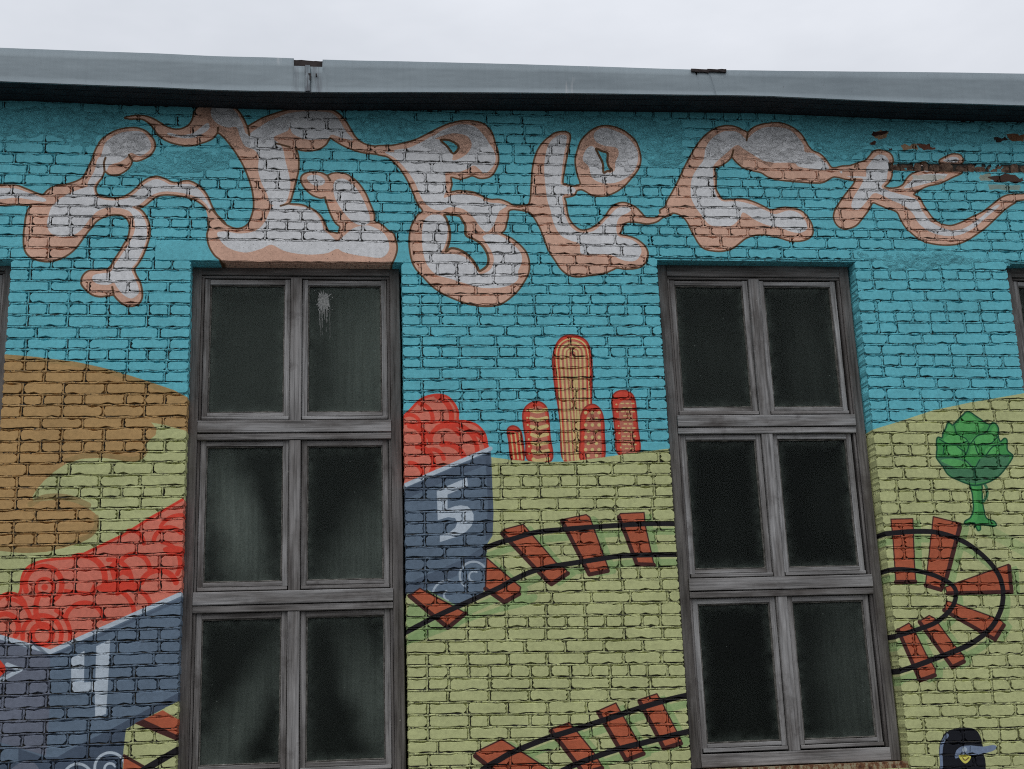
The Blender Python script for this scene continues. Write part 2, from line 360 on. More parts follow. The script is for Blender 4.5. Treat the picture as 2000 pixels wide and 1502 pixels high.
for ln in ([(1864, 832), (1870, 848), (1886, 856), (1894, 868)], [(1934, 830), (1925, 845), (1908, 852), (1895, 868)], [(1835, 858), (1850, 866), (1872, 868), (1888, 862)], [(1950, 852), (1935, 866), (1912, 868)], [(1894, 866), (1884, 890), (1860, 893), (1832, 893)],
           [(1903, 862), (1913, 888), (1945, 888), (1976, 890)], [(1885, 898), (1898, 912), (1904, 914), (1914, 898)], [(1904, 914), (1905, 946)], [(1870, 872), (1886, 884)], [(1925, 890), (1940, 872), (1960, 868)], [(1845, 868), (1842, 886)]):
    stroke(ln, 2.4, TGO)
stroke(crown, 3.2, TGO, closed=True)

# --- dark figure with a peaked cap
BLK, CAPG = alb((13, 14, 20)), alb((92, 104, 122))
body = [(1842, 1700), (1838, 1520), (1836, 1490), (1834, 1468), (1837, 1449), (1846, 1432), (1862, 1424), (1885, 1421), (1905, 1425), (1915, 1439), (1919, 1455), (1922, 1475), (1926, 1510), (1932, 1700)]
fill(body, BLK)
stroke([(1839, 1500), (1838, 1470), (1841, 1451), (1850, 1436)], 6, CAPG)
fill([(1866, 1481), (1868, 1466), (1879, 1458), (1895, 1456), (1920, 1458), (1940, 1455), (1947, 1460), (1938, 1467), (1915, 1473), (1892, 1475), (1880, 1476)], CAPG)
fill(arc(1884, 1464, 5, 0, 360, 10), RIM, False, .7)
stroke([(1895, 1458), (1894, 1474)], 2, SLATE2)
fill([(1873, 1476), (1884, 1474), (1896, 1477), (1893, 1486), (1885, 1491), (1877, 1485)], alb((186, 160, 76)))
stroke([(1880, 1480), (1885, 1485), (1892, 1480)], 2, BROWN)

# --- the lettering across the top
L1 = [(-120, 366), (-40, 360), (0, 362), (30, 363), (50, 370), (72, 379), (85, 381), (95, 372), (110, 364), (130, 361), (150, 355), (163, 347), (172, 332), (180, 315), (186, 298), (195, 280), (207, 267), (225, 257), (245, 252), (265, 251), (283, 257), (295, 268), (301, 280), (300, 291), (293, 301), (280, 309), (268, 313), (257, 313), (254, 322), (245, 332), (230, 340), (216, 340), (208, 335), (203, 333), (198, 346), (190, 357), (185, 368), (189, 380), (202, 386), (225, 388), (245, 384), (262, 373), (275, 360), (290, 350), (305, 346), (320, 350), (335, 357), (348, 358), (360, 355), (373, 356), (390, 366), (403, 382), (412, 402), (422, 420), (440, 440), (430, 460), (412, 436), (408, 415), (400, 402), (385, 391), (365, 384), (340, 380), (315, 380), (300, 386), (285, 398), (275, 404), (263, 406), (275, 412), (285, 425), (290, 440), (291, 450), (290, 463), (285, 480), (277, 500), (268, 515), (261, 525), (264, 537), (272, 552), (276, 570), (275, 584), (267, 594), (253, 597), (240, 592), (230, 583), (222, 575), (211, 576), (197, 578), (182, 575), (170, 566), (161, 555), (161, 545), (166, 536), (175, 530), (190, 529), (209, 527), (218, 520), (223, 510), (232, 497), (242, 480), (250, 467), (254, 455), (255, 440), (251, 429), (242, 421), (230, 418), (215, 419), (200, 424), (187, 432), (176, 445), (170, 452), (160, 466), (150, 480), (137, 493), (120, 503), (100, 509), (80, 508), (62, 502), (52, 492), (48, 477), (48, 455), (50, 440), (52, 425), (56, 411), (62, 400), (45, 398), (25, 398), (0, 400), (-40, 405), (-120, 400)]
W1 = [
    [(-100, 372), (-30, 367), (0, 367), (30, 368), (55, 376), (88, 388), (85, 394), (60, 390), (30, 386), (0, 389), (-100, 392)],
    [(198, 301), (206, 279), (226, 264), (250, 257), (275, 257), (290, 270), (295, 287), (287, 298), (272, 304), (256, 299), (249, 306), (234, 316), (215, 322), (208, 333), (203, 331), (199, 344), (188, 356), (180, 366), (171, 359), (184, 334), (190, 312)],
    [(138, 376), (160, 368), (180, 363), (187, 382), (205, 390), (228, 391), (250, 386), (264, 377), (277, 364), (292, 354), (306, 350), (320, 354), (335, 361), (362, 359), (375, 361), (390, 371), (404, 390), (420, 420), (412, 413), (400, 396), (384, 385), (365, 379), (340, 375), (315, 375), (292, 384), (272, 400), (258, 404), (273, 415), (284, 433), (287, 455), (283, 478), (268, 510), (257, 525), (262, 540), (270, 560), (270, 574), (256, 583), (240, 575), (228, 560), (222, 552), (210, 556), (190, 554), (180, 545), (186, 536), (214, 531), (225, 515), (239, 495), (255, 470), (263, 450), (262, 430), (255, 415), (240, 408), (215, 405), (192, 412), (176, 427), (160, 447), (145, 458), (120, 462), (100, 456), (92, 440), (95, 420), (102, 402), (117, 388)],
]
L2 = [(246, 231), (262, 227), (280, 227), (298, 233), (315, 243), (330, 251), (345, 254), (360, 251), (372, 242), (378, 231), (381, 218), (390, 208), (405, 202), (425, 200), (445, 204), (460, 213), (472, 228), (481, 246), (486, 247), (500, 239), (515, 231), (535, 224), (562, 216), (587, 213), (612, 212), (640, 214), (655, 219), (667, 229), (675, 238), (683, 252), (692, 267), (705, 279), (720, 285), (737, 287), (764, 286), (764, 304), (737, 300), (712, 297), (692, 292), (672, 284), (655, 274), (645, 268), (640, 274), (635, 282), (622, 290), (605, 293), (588, 292), (575, 287), (580, 300), (582, 315), (581, 335), (576, 355), (571, 375), (566, 392), (562, 399), (587, 401), (605, 407), (620, 417), (630, 430), (637, 446), (642, 454), (650, 455), (660, 457), (664, 450), (665, 442), (658, 436), (652, 427), (645, 412), (640, 397), (635, 385), (625, 385), (610, 379), (597, 367), (590, 355), (590, 346), (597, 340), (612, 337), (627, 339), (639, 344), (650, 340), (665, 339), (677, 342), (688, 349), (700, 360), (712, 377), (722, 400), (729, 417), (731, 432), (745, 440), (757, 451), (766, 456), (771, 467), (774, 485), (770, 502), (764, 513), (755, 522), (700, 525), (500, 520), (440, 512), (430, 505), (420, 497), (410, 480), (406, 460), (409, 445), (408, 430), (412, 412), (421, 420), (435, 436), (450, 445), (465, 448), (480, 443), (490, 430), (497, 405), (495, 375), (488, 350), (478, 325), (465, 302), (450, 281), (437, 266), (425, 259), (414, 270), (395, 278), (370, 283), (345, 280), (325, 273), (310, 262), (300, 248), (290, 238), (275, 231)]
W2 = [
    [(412, 214), (424, 206), (445, 208), (461, 219), (473, 240), (482, 262), (500, 252), (520, 240), (545, 228), (565, 221), (600, 217), (640, 219), (654, 225), (664, 236), (677, 258), (690, 273), (670, 270), (648, 263), (638, 271), (600, 272), (573, 262), (566, 248), (561, 256), (535, 268), (545, 280), (553, 292), (557, 312), (563, 335), (567, 355), (566, 372), (559, 394), (545, 400), (528, 398), (522, 380), (510, 355), (504, 330), (505, 305), (495, 292), (478, 285), (468, 265), (462, 249), (445, 250), (428, 244), (415, 232)],
    [(380, 258), (395, 246), (406, 240), (409, 250), (398, 260), (380, 268), (360, 270), (330, 264), (330, 259), (355, 264)],
    [(424, 455), (440, 452), (470, 456), (500, 450), (518, 432), (530, 405), (545, 398), (575, 402), (600, 406), (615, 415), (626, 430), (634, 450), (645, 459), (658, 470), (670, 462), (690, 446), (715, 440), (735, 446), (750, 456), (759, 472), (759, 490), (745, 503), (715, 501), (690, 497), (670, 492), (658, 486), (640, 494), (615, 497), (585, 496), (555, 490), (530, 478), (510, 486), (480, 493), (450, 486), (432, 472)],
    [(653, 355), (670, 349), (688, 359), (703, 378), (714, 400), (722, 422), (720, 436), (705, 440), (690, 434), (674, 418), (660, 398), (652, 378)],
    [(600, 346), (612, 341), (627, 345), (635, 354), (628, 362), (612, 361), (603, 354)],
]
L3 = [(735, 287), (762, 286), (787, 281), (812, 274), (837, 262), (857, 252), (875, 244), (892, 239), (912, 237), (935, 240), (950, 247), (960, 261), (965, 277), (971, 297), (972, 315), (967, 330), (960, 341), (950, 346), (937, 347), (922, 342), (910, 346), (897, 348), (880, 345), (881, 360), (879, 375), (900, 374), (925, 377), (942, 385), (957, 391), (975, 391), (990, 396), (1003, 402), (1025, 402), (1036, 401), (1036, 412), (1015, 409), (1000, 408), (992, 412), (991, 423), (988, 435), (985, 447), (978, 456), (987, 461), (1000, 468), (1015, 480), (1027, 495), (1032, 512), (1031, 532), (1022, 550), (1010, 567), (1000, 577), (982, 590), (962, 596), (937, 596), (912, 591), (887, 582), (862, 570), (842, 555), (825, 537), (812, 522), (805, 505), (801, 480), (802, 455), (807, 438), (817, 421), (827, 412), (817, 397), (810, 380), (800, 357), (787, 335), (772, 317), (757, 305), (737, 300)]
W3 = [
    [(752, 297), (775, 292), (800, 288), (825, 276), (850, 262), (870, 252), (900, 243), (925, 246), (940, 259), (952, 275), (966, 298), (967, 317), (956, 333), (945, 338), (937, 331), (925, 323), (912, 330), (895, 336), (872, 336), (870, 346), (871, 360), (872, 371), (867, 386), (885, 381), (910, 379), (935, 385), (955, 395), (975, 397), (990, 402), (976, 412), (970, 425), (964, 440), (952, 453), (940, 446), (925, 425), (910, 411), (893, 405), (876, 405), (862, 411), (845, 408), (830, 396), (820, 380), (812, 360), (800, 340), (785, 322), (770, 308)],
    [(826, 440), (833, 425), (850, 418), (866, 424), (874, 442), (873, 465), (867, 484), (862, 494), (895, 497), (915, 507), (929, 524), (938, 535), (956, 528), (964, 512), (962, 495), (950, 474), (943, 462), (962, 456), (985, 464), (1005, 480), (1018, 496), (1019, 512), (1012, 530), (1012, 545), (998, 556), (975, 562), (940, 562), (910, 554), (880, 545), (852, 536), (836, 520), (828, 500), (824, 470)],
]
P3 = [[(850, 271), (866, 265), (885, 261), (903, 263), (916, 270), (921, 285), (912, 300), (897, 310), (884, 313), (884, 301), (872, 285), (861, 274)]]
H3 = [[(861, 274), (875, 274), (887, 279), (895, 286), (894, 293), (886, 300), (880, 295), (872, 285)],
      [(868, 420), (880, 419), (897, 422), (903, 430), (909, 441), (910, 459), (925, 467), (940, 477), (950, 492), (954, 507), (951, 519), (943, 526), (936, 529), (932, 521), (922, 507), (910, 495), (895, 487), (881, 485), (871, 491), (876, 477), (879, 460), (877, 442), (872, 428)]]
L4 = [(1022, 402), (1032, 401), (1037, 391), (1039, 367), (1041, 335), (1045, 312), (1051, 295), (1061, 280), (1075, 267), (1087, 261), (1100, 259), (1110, 262), (1112, 270), (1109, 287), (1105, 310), (1101, 332), (1098, 357), (1107, 361), (1120, 365), (1134, 361), (1134, 355), (1129, 340), (1125, 315), (1129, 295), (1137, 275), (1155, 257), (1172, 249), (1190, 248), (1207, 252), (1225, 262), (1240, 277), (1247, 295), (1250, 312), (1245, 330), (1232, 347), (1215, 365), (1195, 377), (1175, 382), (1157, 380), (1145, 373), (1135, 369), (1125, 372), (1121, 380), (1107, 384), (1101, 386), (1104, 396), (1106, 412), (1110, 427), (1119, 440), (1130, 449), (1140, 451), (1155, 447), (1170, 437), (1182, 425), (1192, 410), (1202, 401), (1215, 397), (1227, 399), (1240, 405), (1250, 415), (1260, 425), (1272, 427), (1285, 425), (1297, 413), (1315, 408), (1310, 418), (1295, 423), (1282, 432), (1265, 436), (1250, 434), (1232, 432), (1220, 435), (1214, 445), (1211, 458), (1225, 462), (1240, 467), (1252, 475), (1261, 485), (1264, 497), (1261, 510), (1252, 519), (1240, 523), (1220, 524), (1205, 522), (1195, 526), (1180, 532), (1155, 536), (1130, 539), (1112, 536), (1097, 525), (1085, 507), (1072, 487), (1065, 467), (1057, 447), (1051, 435), (1045, 425), (1037, 415), (1025, 410)]
W4 = [
    [(1074, 278), (1088, 266), (1105, 265), (1106, 280), (1101, 305), (1096, 350), (1097, 360), (1122, 367), (1121, 377), (1100, 381), (1100, 400), (1104, 420), (1113, 440), (1130, 453), (1156, 452), (1172, 441), (1190, 422), (1205, 407), (1220, 403), (1233, 408), (1226, 416), (1213, 422), (1206, 432), (1204, 450), (1210, 462), (1236, 469), (1252, 485), (1250, 500), (1238, 510), (1215, 508), (1190, 497), (1150, 497), (1134, 494), (1132, 476), (1115, 470), (1096, 460), (1083, 440), (1075, 410), (1069, 390), (1065, 360), (1063, 330), (1066, 300)],
    [(1160, 262), (1172, 252), (1190, 252), (1222, 266), (1242, 290), (1246, 312), (1238, 334), (1222, 348), (1202, 357), (1180, 358), (1162, 352), (1154, 341), (1150, 326), (1138, 312), (1145, 292), (1157, 286), (1168, 300), (1180, 330), (1188, 337), (1200, 333), (1202, 316), (1208, 302), (1204, 289), (1180, 285), (1163, 276)],
]
H4 = [[(1164, 291), (1175, 296), (1186, 300), (1186, 315), (1189, 326), (1195, 332), (1186, 334), (1179, 337), (1177, 320), (1170, 305)]]
L5 = [(1290, 412), (1300, 405), (1305, 392), (1315, 375), (1327, 352), (1337, 330), (1350, 305), (1362, 285), (1375, 269), (1392, 255), (1410, 248), (1427, 247), (1442, 251), (1453, 257), (1461, 260), (1470, 252), (1482, 246), (1500, 242), (1520, 241), (1537, 245), (1555, 255), (1567, 267), (1577, 285), (1586, 295), (1600, 301), (1612, 312), (1622, 327), (1632, 329), (1645, 326), (1660, 325), (1684, 320), (1684, 350), (1655, 349), (1637, 345), (1625, 345), (1607, 355), (1587, 356), (1562, 354), (1537, 352), (1515, 349), (1500, 344), (1487, 336), (1470, 332), (1452, 326), (1440, 317), (1429, 306), (1420, 314), (1407, 322), (1395, 327), (1397, 342), (1397, 357), (1397, 368), (1402, 379), (1411, 390), (1425, 391), (1445, 390), (1460, 392), (1475, 397), (1492, 405), (1502, 410), (1513, 411), (1527, 407), (1542, 407), (1557, 410), (1570, 417), (1580, 430), (1586, 445), (1585, 458), (1576, 466), (1560, 470), (1542, 469), (1525, 464), (1500, 458), (1487, 457), (1470, 459), (1455, 465), (1442, 475), (1430, 484), (1412, 489), (1395, 489), (1377, 485), (1365, 474), (1353, 452), (1346, 438), (1337, 425), (1325, 417), (1310, 415), (1298, 422)]
W5 = [[(1374, 312), (1378, 290), (1390, 271), (1410, 258), (1430, 255), (1446, 262), (1458, 272), (1468, 263), (1481, 254), (1500, 248), (1535, 252), (1555, 265), (1569, 284), (1572, 297), (1590, 300), (1607, 312), (1619, 329), (1600, 331), (1562, 326), (1549, 318), (1500, 317), (1480, 308), (1455, 293), (1439, 284), (1420, 298), (1396, 320), (1393, 335), (1396, 370), (1409, 392), (1440, 393), (1470, 400), (1500, 413), (1515, 418), (1540, 411), (1560, 416), (1572, 430), (1577, 446), (1562, 455), (1542, 452), (1525, 445), (1500, 440), (1476, 430), (1452, 415), (1445, 426), (1430, 440), (1406, 442), (1386, 439), (1370, 420), (1356, 400), (1349, 380), (1351, 350), (1361, 330)]]
L6 = [(1672, 323), (1690, 315), (1700, 305), (1707, 297), (1717, 294), (1730, 296), (1739, 302), (1743, 312), (1742, 330), (1740, 345), (1735, 355), (1726, 365), (1740, 369), (1755, 367), (1765, 361), (1772, 350), (1780, 342), (1795, 334), (1792, 327), (1797, 320), (1807, 318), (1817, 324), (1822, 335), (1850, 336), (1878, 336), (1860, 345), (1835, 357), (1812, 362), (1795, 370), (1783, 380), (1795, 387), (1802, 400), (1810, 412), (1820, 426), (1835, 437), (1855, 442), (1875, 437), (1895, 427), (1920, 415), (1940, 400), (1957, 387), (1975, 381), (2000, 380), (2120, 376), (2120, 388), (2000, 389), (1980, 396), (1962, 408), (1945, 424), (1927, 441), (1910, 454), (1890, 467), (1870, 475), (1847, 477), (1825, 475), (1802, 469), (1784, 457), (1769, 442), (1760, 427), (1752, 413), (1732, 405), (1717, 399), (1704, 395), (1695, 410), (1682, 427), (1670, 440), (1651, 446), (1637, 440), (1630, 427), (1632, 412), (1642, 395), (1655, 377), (1667, 362), (1672, 350)]
W6 = [
    [(1640, 335), (1665, 333), (1690, 328), (1702, 314), (1716, 302), (1731, 306), (1737, 320), (1734, 336), (1731, 352), (1722, 366), (1750, 377), (1777, 384), (1792, 392), (1803, 414), (1820, 434), (1850, 448), (1880, 447), (1912, 427), (1942, 403), (1952, 402), (1927, 424), (1906, 442), (1880, 457), (1850, 461), (1820, 454), (1796, 438), (1785, 420), (1770, 404), (1742, 391), (1720, 380), (1706, 378), (1692, 394), (1677, 409), (1663, 404), (1668, 384), (1681, 363), (1685, 349), (1660, 346)],
    [(1766, 368), (1780, 353), (1800, 341), (1850, 340), (1830, 352), (1800, 361)],
    [(1797, 330), (1800, 323), (1808, 321), (1815, 328), (1812, 336)],
]
L7 = [(1836, 315), (1850, 306), (1862, 302), (1875, 304), (1880, 312), (1875, 319), (1855, 319)]
for Lp, Wp, Pp, Hp in ((L1, W1, (), ()), (L2, W2, (), ()), (L3, W3, P3, H3), (L4, W4, (), H4), (L5, W5, (), ()), (L6, W6, (), ()), (L7, [[(1842, 314), (1855, 307), (1868, 307), (1873, 313), (1865, 317)]], (), ())):
    stroke(Lp, 7.2, BROWN, closed=True)
    fill(Lp, PEACH)
    for w in Wp:
        fill(w, WHITE)
    for w in Pp:
        fill(w, PEACH)
    for w in Hp:
        fill(w, BLUE); stroke(w, 5, BROWN, closed=True)
# the joins between letters run on without a line across them
fill([(725, 289), (770, 289), (770, 297), (725, 294)], PEACH, False); fill([(1018, 404), (1042, 403), (1042, 408), (1018, 408)], PEACH, False)
fill([(1285, 419), (1312, 411), (1316, 414), (1290, 423)], PEACH, False); fill([(1645, 330), (1692, 326), (1692, 345), (1645, 343)], PEACH, False)
fill([(402, 408), (420, 428), (424, 452), (410, 440)], PEACH, False)
for ln in ([(425, 259), (426, 250)], [(562, 398), (548, 402)], [(539, 280), (566, 287)], [(484, 248), (487, 264)], [(1460, 262), (1458, 275)], [(1429, 306), (1432, 294)], [(204, 333), (203, 318), (206, 308)], [(222, 575), (219, 560)], [(258, 313), (252, 303)], [(635, 385), (637, 396)], [(640, 344), (645, 352)]):
    stroke(ln, 4, BROWN)
# spalled faces near the top right corner: paint gone, brown brick bare
BARE1, BARE2 = alb((96, 66, 46)), alb((118, 96, 74))
for p, c in (([(1704, 260), (1718, 257), (1734, 259), (1730, 272), (1716, 273), (1703, 266)], BARE2), ([(1703, 258), (1736, 257), (1726, 264), (1704, 266)], alb((48, 28, 22))), ([(1698, 279), (1712, 276), (1708, 283), (1700, 284)], alb((60, 36, 28))),
             ([(1760, 283), (1790, 281), (1794, 292), (1762, 292)], BARE2), ([(1792, 280), (1815, 281), (1827, 291), (1806, 293), (1796, 288)], alb((78, 46, 34))), ([(1962, 263), (1985, 262), (2000, 264), (1998, 277), (1975, 275)], BARE1),
             ([(1940, 270), (1960, 268), (1972, 274), (1945, 277)], alb((40, 30, 26))), ([(1912, 341), (1935, 340), (1940, 352), (1914, 353)], alb((112, 118, 106))), ([(1930, 345), (1965, 340), (2000, 346), (1998, 354), (1945, 356)], alb((56, 38, 30))),
             ([(1782, 340), (1830, 341), (1850, 346), (1838, 352), (1784, 350)], alb((150, 150, 142))), ([(1930, 360), (1992, 362), (1992, 372), (1932, 372)], alb((104, 122, 114))), ([(1730, 288), (1742, 290), (1738, 294)], alb((40, 30, 26)))):
    q = np.asarray(p, float); q = np.vstack([a + (b_ - a) * t for a, b_ in zip(q, np.roll(q, -1, 0)) for t in (0, .25, .5, .75)])
    fill(q + rng.normal(0, 1.3, q.shape), c, False)
img8 = np.where(img <= 0.0031308, img * 12.92, 1.055 * np.clip(img, 0, 1) ** (1 / 2.4) - 0.055)
bimg = bpy.data.images.new('mural_paint', MW, MH, alpha=False)
px = np.ones((MH, MW, 4), np.float32); px[..., :3] = img8
bimg.pixels.foreach_set(px.ravel()); bimg.update(); bimg.pack()


# ------------------------------------------------------------------ materials
def newmat(name):
    m = bpy.data.materials.new(name); m.use_nodes = True
    return m, m.node_tree, m.node_tree.nodes['Principled BSDF']


def noise(t, vec, scale, detail=4, rough=0.6):
    n = t.nodes.new('ShaderNodeTexNoise'); n.inputs['Scale'].default_value = scale; n.inputs['Detail'].default_value = detail; n.inputs['Roughness'].default_value = rough
    if vec is not None:
        t.links.new(vec, n.inputs['Vector'])
    return n.outputs['Fac']


def ramped(t, fac, stops):
    r = t.nodes.new('ShaderNodeValToRGB'); e = r.color_ramp.elements
    while len(e) < len(stops):
        e.new(0.5)
    for k, (p, c) in zip(e, stops):
        k.position = p; k.color = (*c, 1) if len(c) == 3 else c
    t.links.new(fac, r.inputs['Fac'])
    return r.outputs['Color']


def mixc(t, fac, a, b, mode='MIX'):
    m = t.nodes.new('ShaderNodeMix'); m.data_type = 'RGBA'; m.blend_type = mode
    for s, v in (('Factor', fac), ('A', a), ('B', b)):
        if isinstance(v, (int, float)):
            m.inputs[s].default_value = v
        elif isinstance(v, tuple):
            m.inputs[s].default_value = (*v, 1)
        else:
            t.links.new(v, m.inputs[s])
    return m.outputs['Result']


def mapped(t, vec, scale):
    m = t.nodes.new('ShaderNodeMapping'); m.inputs['Scale'].default_value = scale
    t.links.new(vec, m.inputs['Vector'])
    return m.outputs['Vector']


def bump(t, b, h, strength, dist):
    n = t.nodes.new('ShaderNodeBump'); n.inputs['Strength'].default_value = strength; n.inputs['Distance'].default_value = dist
    t.links.new(h, n.inputs['Height']); t.links.new(n.outputs['Normal'], b.inputs['Normal'])


def grey(v):
    return (v, v, v)


def paint_mat(name, wear_lo, wear_hi, bstr, rough_coat=False):
    m, t, b = newmat(name)
    g = t.nodes.new('ShaderNodeNewGeometry').outputs['Position']
    mp = t.nodes.new('ShaderNodeMapping'); mp.vector_type = 'POINT'
    # x, z of the wall -> u, v of the paint
    sep = t.nodes.new('ShaderNodeSeparateXYZ'); t.links.new(g, sep.inputs[0])
    comb = t.nodes.new('ShaderNodeCombineXYZ'); t.links.new(sep.outputs['X'], comb.inputs['X']); t.links.new(sep.outputs['Z'], comb.inputs['Y'])
    t.links.new(comb.outputs[0], mp.inputs['Vector'])
    mp.inputs['Scale'].default_value = (1 / (MX1 - MX0), 1 / (MZ1 - MZ0), 1)
    mp.inputs['Location'].default_value = (-MX0 / (MX1 - MX0), -MZ0 / (MZ1 - MZ0), 0)
    im = t.nodes.new('ShaderNodeTexImage'); im.image = bimg; im.extension = 'EXTEND'; im.interpolation = 'Linear'
    t.links.new(mp.outputs['Vector'], im.inputs['Vector'])
    c = im.outputs['Color']
    c = mixc(t, 1.0, c, ramped(t, noise(t, g, 3.5, 5), [(0.25, grey(0.84)), (0.75, grey(1.12))]), 'MULTIPLY')
    c = mixc(t, 1.0, c, ramped(t, noise(t, g, 38, 5), [(0.3, grey(0.86)), (0.6, grey(1.06))]), 'MULTIPLY')
    if rough_coat:      # uneven coats of paint over trowelled plaster
        w2 = t.nodes.new('ShaderNodeTexNoise'); w2.inputs['Scale'].default_value = 11; w2.inputs['Detail'].default_value = 7; w2.inputs['Roughness'].default_value = 0.68; w2.inputs['Distortion'].default_value = 1.6
        t.links.new(mapped(t, g, (1, 1, 1.7)), w2.inputs['Vector'])
        c = mixc(t, 1.0, c, ramped(t, w2.outputs['Fac'], [(0.34, grey(0.66)), (0.46, grey(0.92)), (0.62, grey(1.08))]), 'MULTIPLY')
    wear = ramped(t, noise(t, g, 70, 6, 0.7), [(wear_lo, grey(0)), (wear_hi, grey(1))])
    c = mixc(t, wear, c, (0.035, 0.034, 0.032))
    t.links.new(c, b.inputs['Base Color'])
    b.inputs['Roughness'].default_value = 0.62; b.inputs['Specular IOR Level'].default_value = 0.25
    bump(t, b, w2.outputs['Fac'] if rough_coat else noise(t, g, 150, 6, 0.65), bstr, 0.03 if rough_coat else 0.004)
    return m


M_PAINT = paint_mat('painted_brick', 0.69, 0.73, 0.35)
M_PMORT = paint_mat('painted_mortar', 0.53, 0.63, 0.8)
M_PLAST = paint_mat('painted_plaster', 0.60, 0.70, 1.0, True)


M_BEAM = paint_mat('painted_beam', 0.615, 0.655, 0.5)


def simple(name, lo, hi, scale, rough=0.8, bs=0.4, bd=0.004, spec=0.3, metal=0.0):
    m, t, b = newmat(name)
    g = t.nodes.new('ShaderNodeNewGeometry').outputs['Position']
    t.links.new(ramped(t, noise(t, g, scale, 6), [(0.3, lo), (0.7, hi)]), b.inputs['Base Color'])
    b.inputs['Roughness'].default_value = rough; b.inputs['Specular IOR Level'].default_value = spec; b.inputs['Metallic'].default_value = metal
    bump(t, b, noise(t, g, scale * 6, 5), bs, bd)
    return m


M_BARE_SHADE = simple('bare_mortar_joint_shade', (0.022, 0.022, 0.02), (0.07, 0.065, 0.055), 30)  # bare upper core, and the shade painted into one edge of each joint
M_BRICK = simple('bare_brick', (0.05, 0.026, 0.018), (0.30, 0.19, 0.13), 34, bs=0.9, bd=0.01)
M_SOFFIT = simple('soffit_board', (0.018, 0.022, 0.028), (0.04, 0.046, 0.055), 9)
M_TAR = simple('tarred_board', (0.02, 0.016, 0.016), (0.06, 0.045, 0.042), 14)
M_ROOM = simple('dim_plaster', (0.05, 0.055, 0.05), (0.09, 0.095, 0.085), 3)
M_ASPH = simple('asphalt', (0.035, 0.035, 0.036), (0.07, 0.07, 0.068), 2.5, rough=0.9)
M_ROOF = simple('roof_felt', (0.03, 0.03, 0.032), (0.06, 0.06, 0.06), 5, rough=0.9)
M_DROP = simple('bird_lime', (0.10, 0.105, 0.10), (0.46, 0.46, 0.44), 70)

# weathered grey wood, grain follows each member
M_WOOD, t, b = newmat('weathered_wood')
at = t.nodes.new('ShaderNodeAttribute'); at.attribute_name = 'grain'
gv = at.outputs['Vector']
pos = t.nodes.new('ShaderNodeNewGeometry').outputs['Position']
fine = noise(t, mapped(t, gv, (2.2, 70, 70)), 1.0, 7, 0.65)
broad = noise(t, mapped(t, gv, (1.6, 9, 9)), 1.0, 5, 0.6)
c = ramped(t, broad, [(0.26, (0.095, 0.084, 0.076)), (0.42, (0.21, 0.2, 0.192)), (0.6, (0.36, 0.355, 0.35)), (0.8, (0.45, 0.445, 0.44))])
c = mixc(t, 1.0, c, ramped(t, fine, [(0.32, grey(0.42)), (0.5, grey(0.95)), (0.7, grey(1.25))]), 'MULTIPLY')
c = mixc(t, ramped(t, noise(t, pos, 4.5, 5, 0.7), [(0.55, grey(0)), (0.75, grey(0.65))]), c, (0.06, 0.05, 0.045))
c = mixc(t, ramped(t, noise(t, pos, 26, 6, 0.7), [(0.66, grey(0)), (0.72, grey(0.8))]), c, (0.42, 0.42, 0.40))
oi = t.nodes.new('ShaderNodeObjectInfo')
c = mixc(t, 1.0, c, ramped(t, oi.outputs['Random'], [(0.0, (0.80, 0.77, 0.75)), (1.0, grey(1.14))]), 'MULTIPLY')
t.links.new(c, b.inputs['Base Color']); b.inputs['Roughness'].default_value = 0.85; b.inputs['Specular IOR Level'].default_value = 0.2
bump(t, b, fine, 0.7, 0.004)

M_WOOD2 = M_WOOD.copy(); M_WOOD2.name = 'weathered_wood_dark'
for n_ in M_WOOD2.node_tree.nodes:
    if n_.type == 'VALTORGB' and len(n_.color_ramp.elements) == 4:
        for e_ in n_.color_ramp.elements:
            e_.color = tuple(v * f for v, f in zip(e_.color[:3], (.60, .575, .56))) + (1,)
# putty
M_PUTTY, t, b = newmat('old_putty')
pos = t.nodes.new('ShaderNodeNewGeometry').outputs['Position']
t.links.new(ramped(t, noise(t, pos, 22, 6, 0.7), [(0.4, (0.07, 0.065, 0.055)), (0.6, (0.17, 0.16, 0.14)), (0.74, (0.40, 0.40, 0.37))]), b.inputs['Base Color'])
b.inputs['Roughness'].default_value = 0.9
bump(t, b, noise(t, pos, 90, 5), 0.8, 0.004)

# galvanised flashing with streaks
M_ZINC, t, b = newmat('galvanised_sheet')
pos = t.nodes.new('ShaderNodeNewGeometry').outputs['Position']
c = ramped(t, noise(t, mapped(t, pos, (0.9, 1, 3)), 1.0, 6, 0.6), [(0.3, (0.205, 0.248, 0.272)), (0.7, (0.305, 0.36, 0.385))])
c = mixc(t, 1.0, c, ramped(t, noise(t, mapped(t, pos, (40, 1, 1.5)), 1.0, 5, 0.6), [(0.3, grey(0.96)), (0.7, grey(1.03))]), 'MULTIPLY')
st = ramped(t, noise(t, mapped(t, pos, (14, 1, 1.6)), 1.0, 3, 0.5), [(0.70, grey(0)), (0.76, grey(0.5))])
c = mixc(t, st, c, (0.5, 0.51, 0.52))
c = mixc(t, ramped(t, noise(t, mapped(t, pos, (60, 1, 26)), 1.0, 4), [(0.71, grey(0)), (0.76, grey(0.6))]), c, (0.08, 0.07, 0.07))
t.links.new(c, b.inputs['Base Color']); b.inputs['Roughness'].default_value = 0.55; b.inputs['Specular IOR Level'].default_value = 0.35; b.inputs['Metallic'].default_value = 0.1
bump(t, b, noise(t, mapped(t, pos, (1.4, 1, 4)), 1.0, 3), 0.35, 0.03)
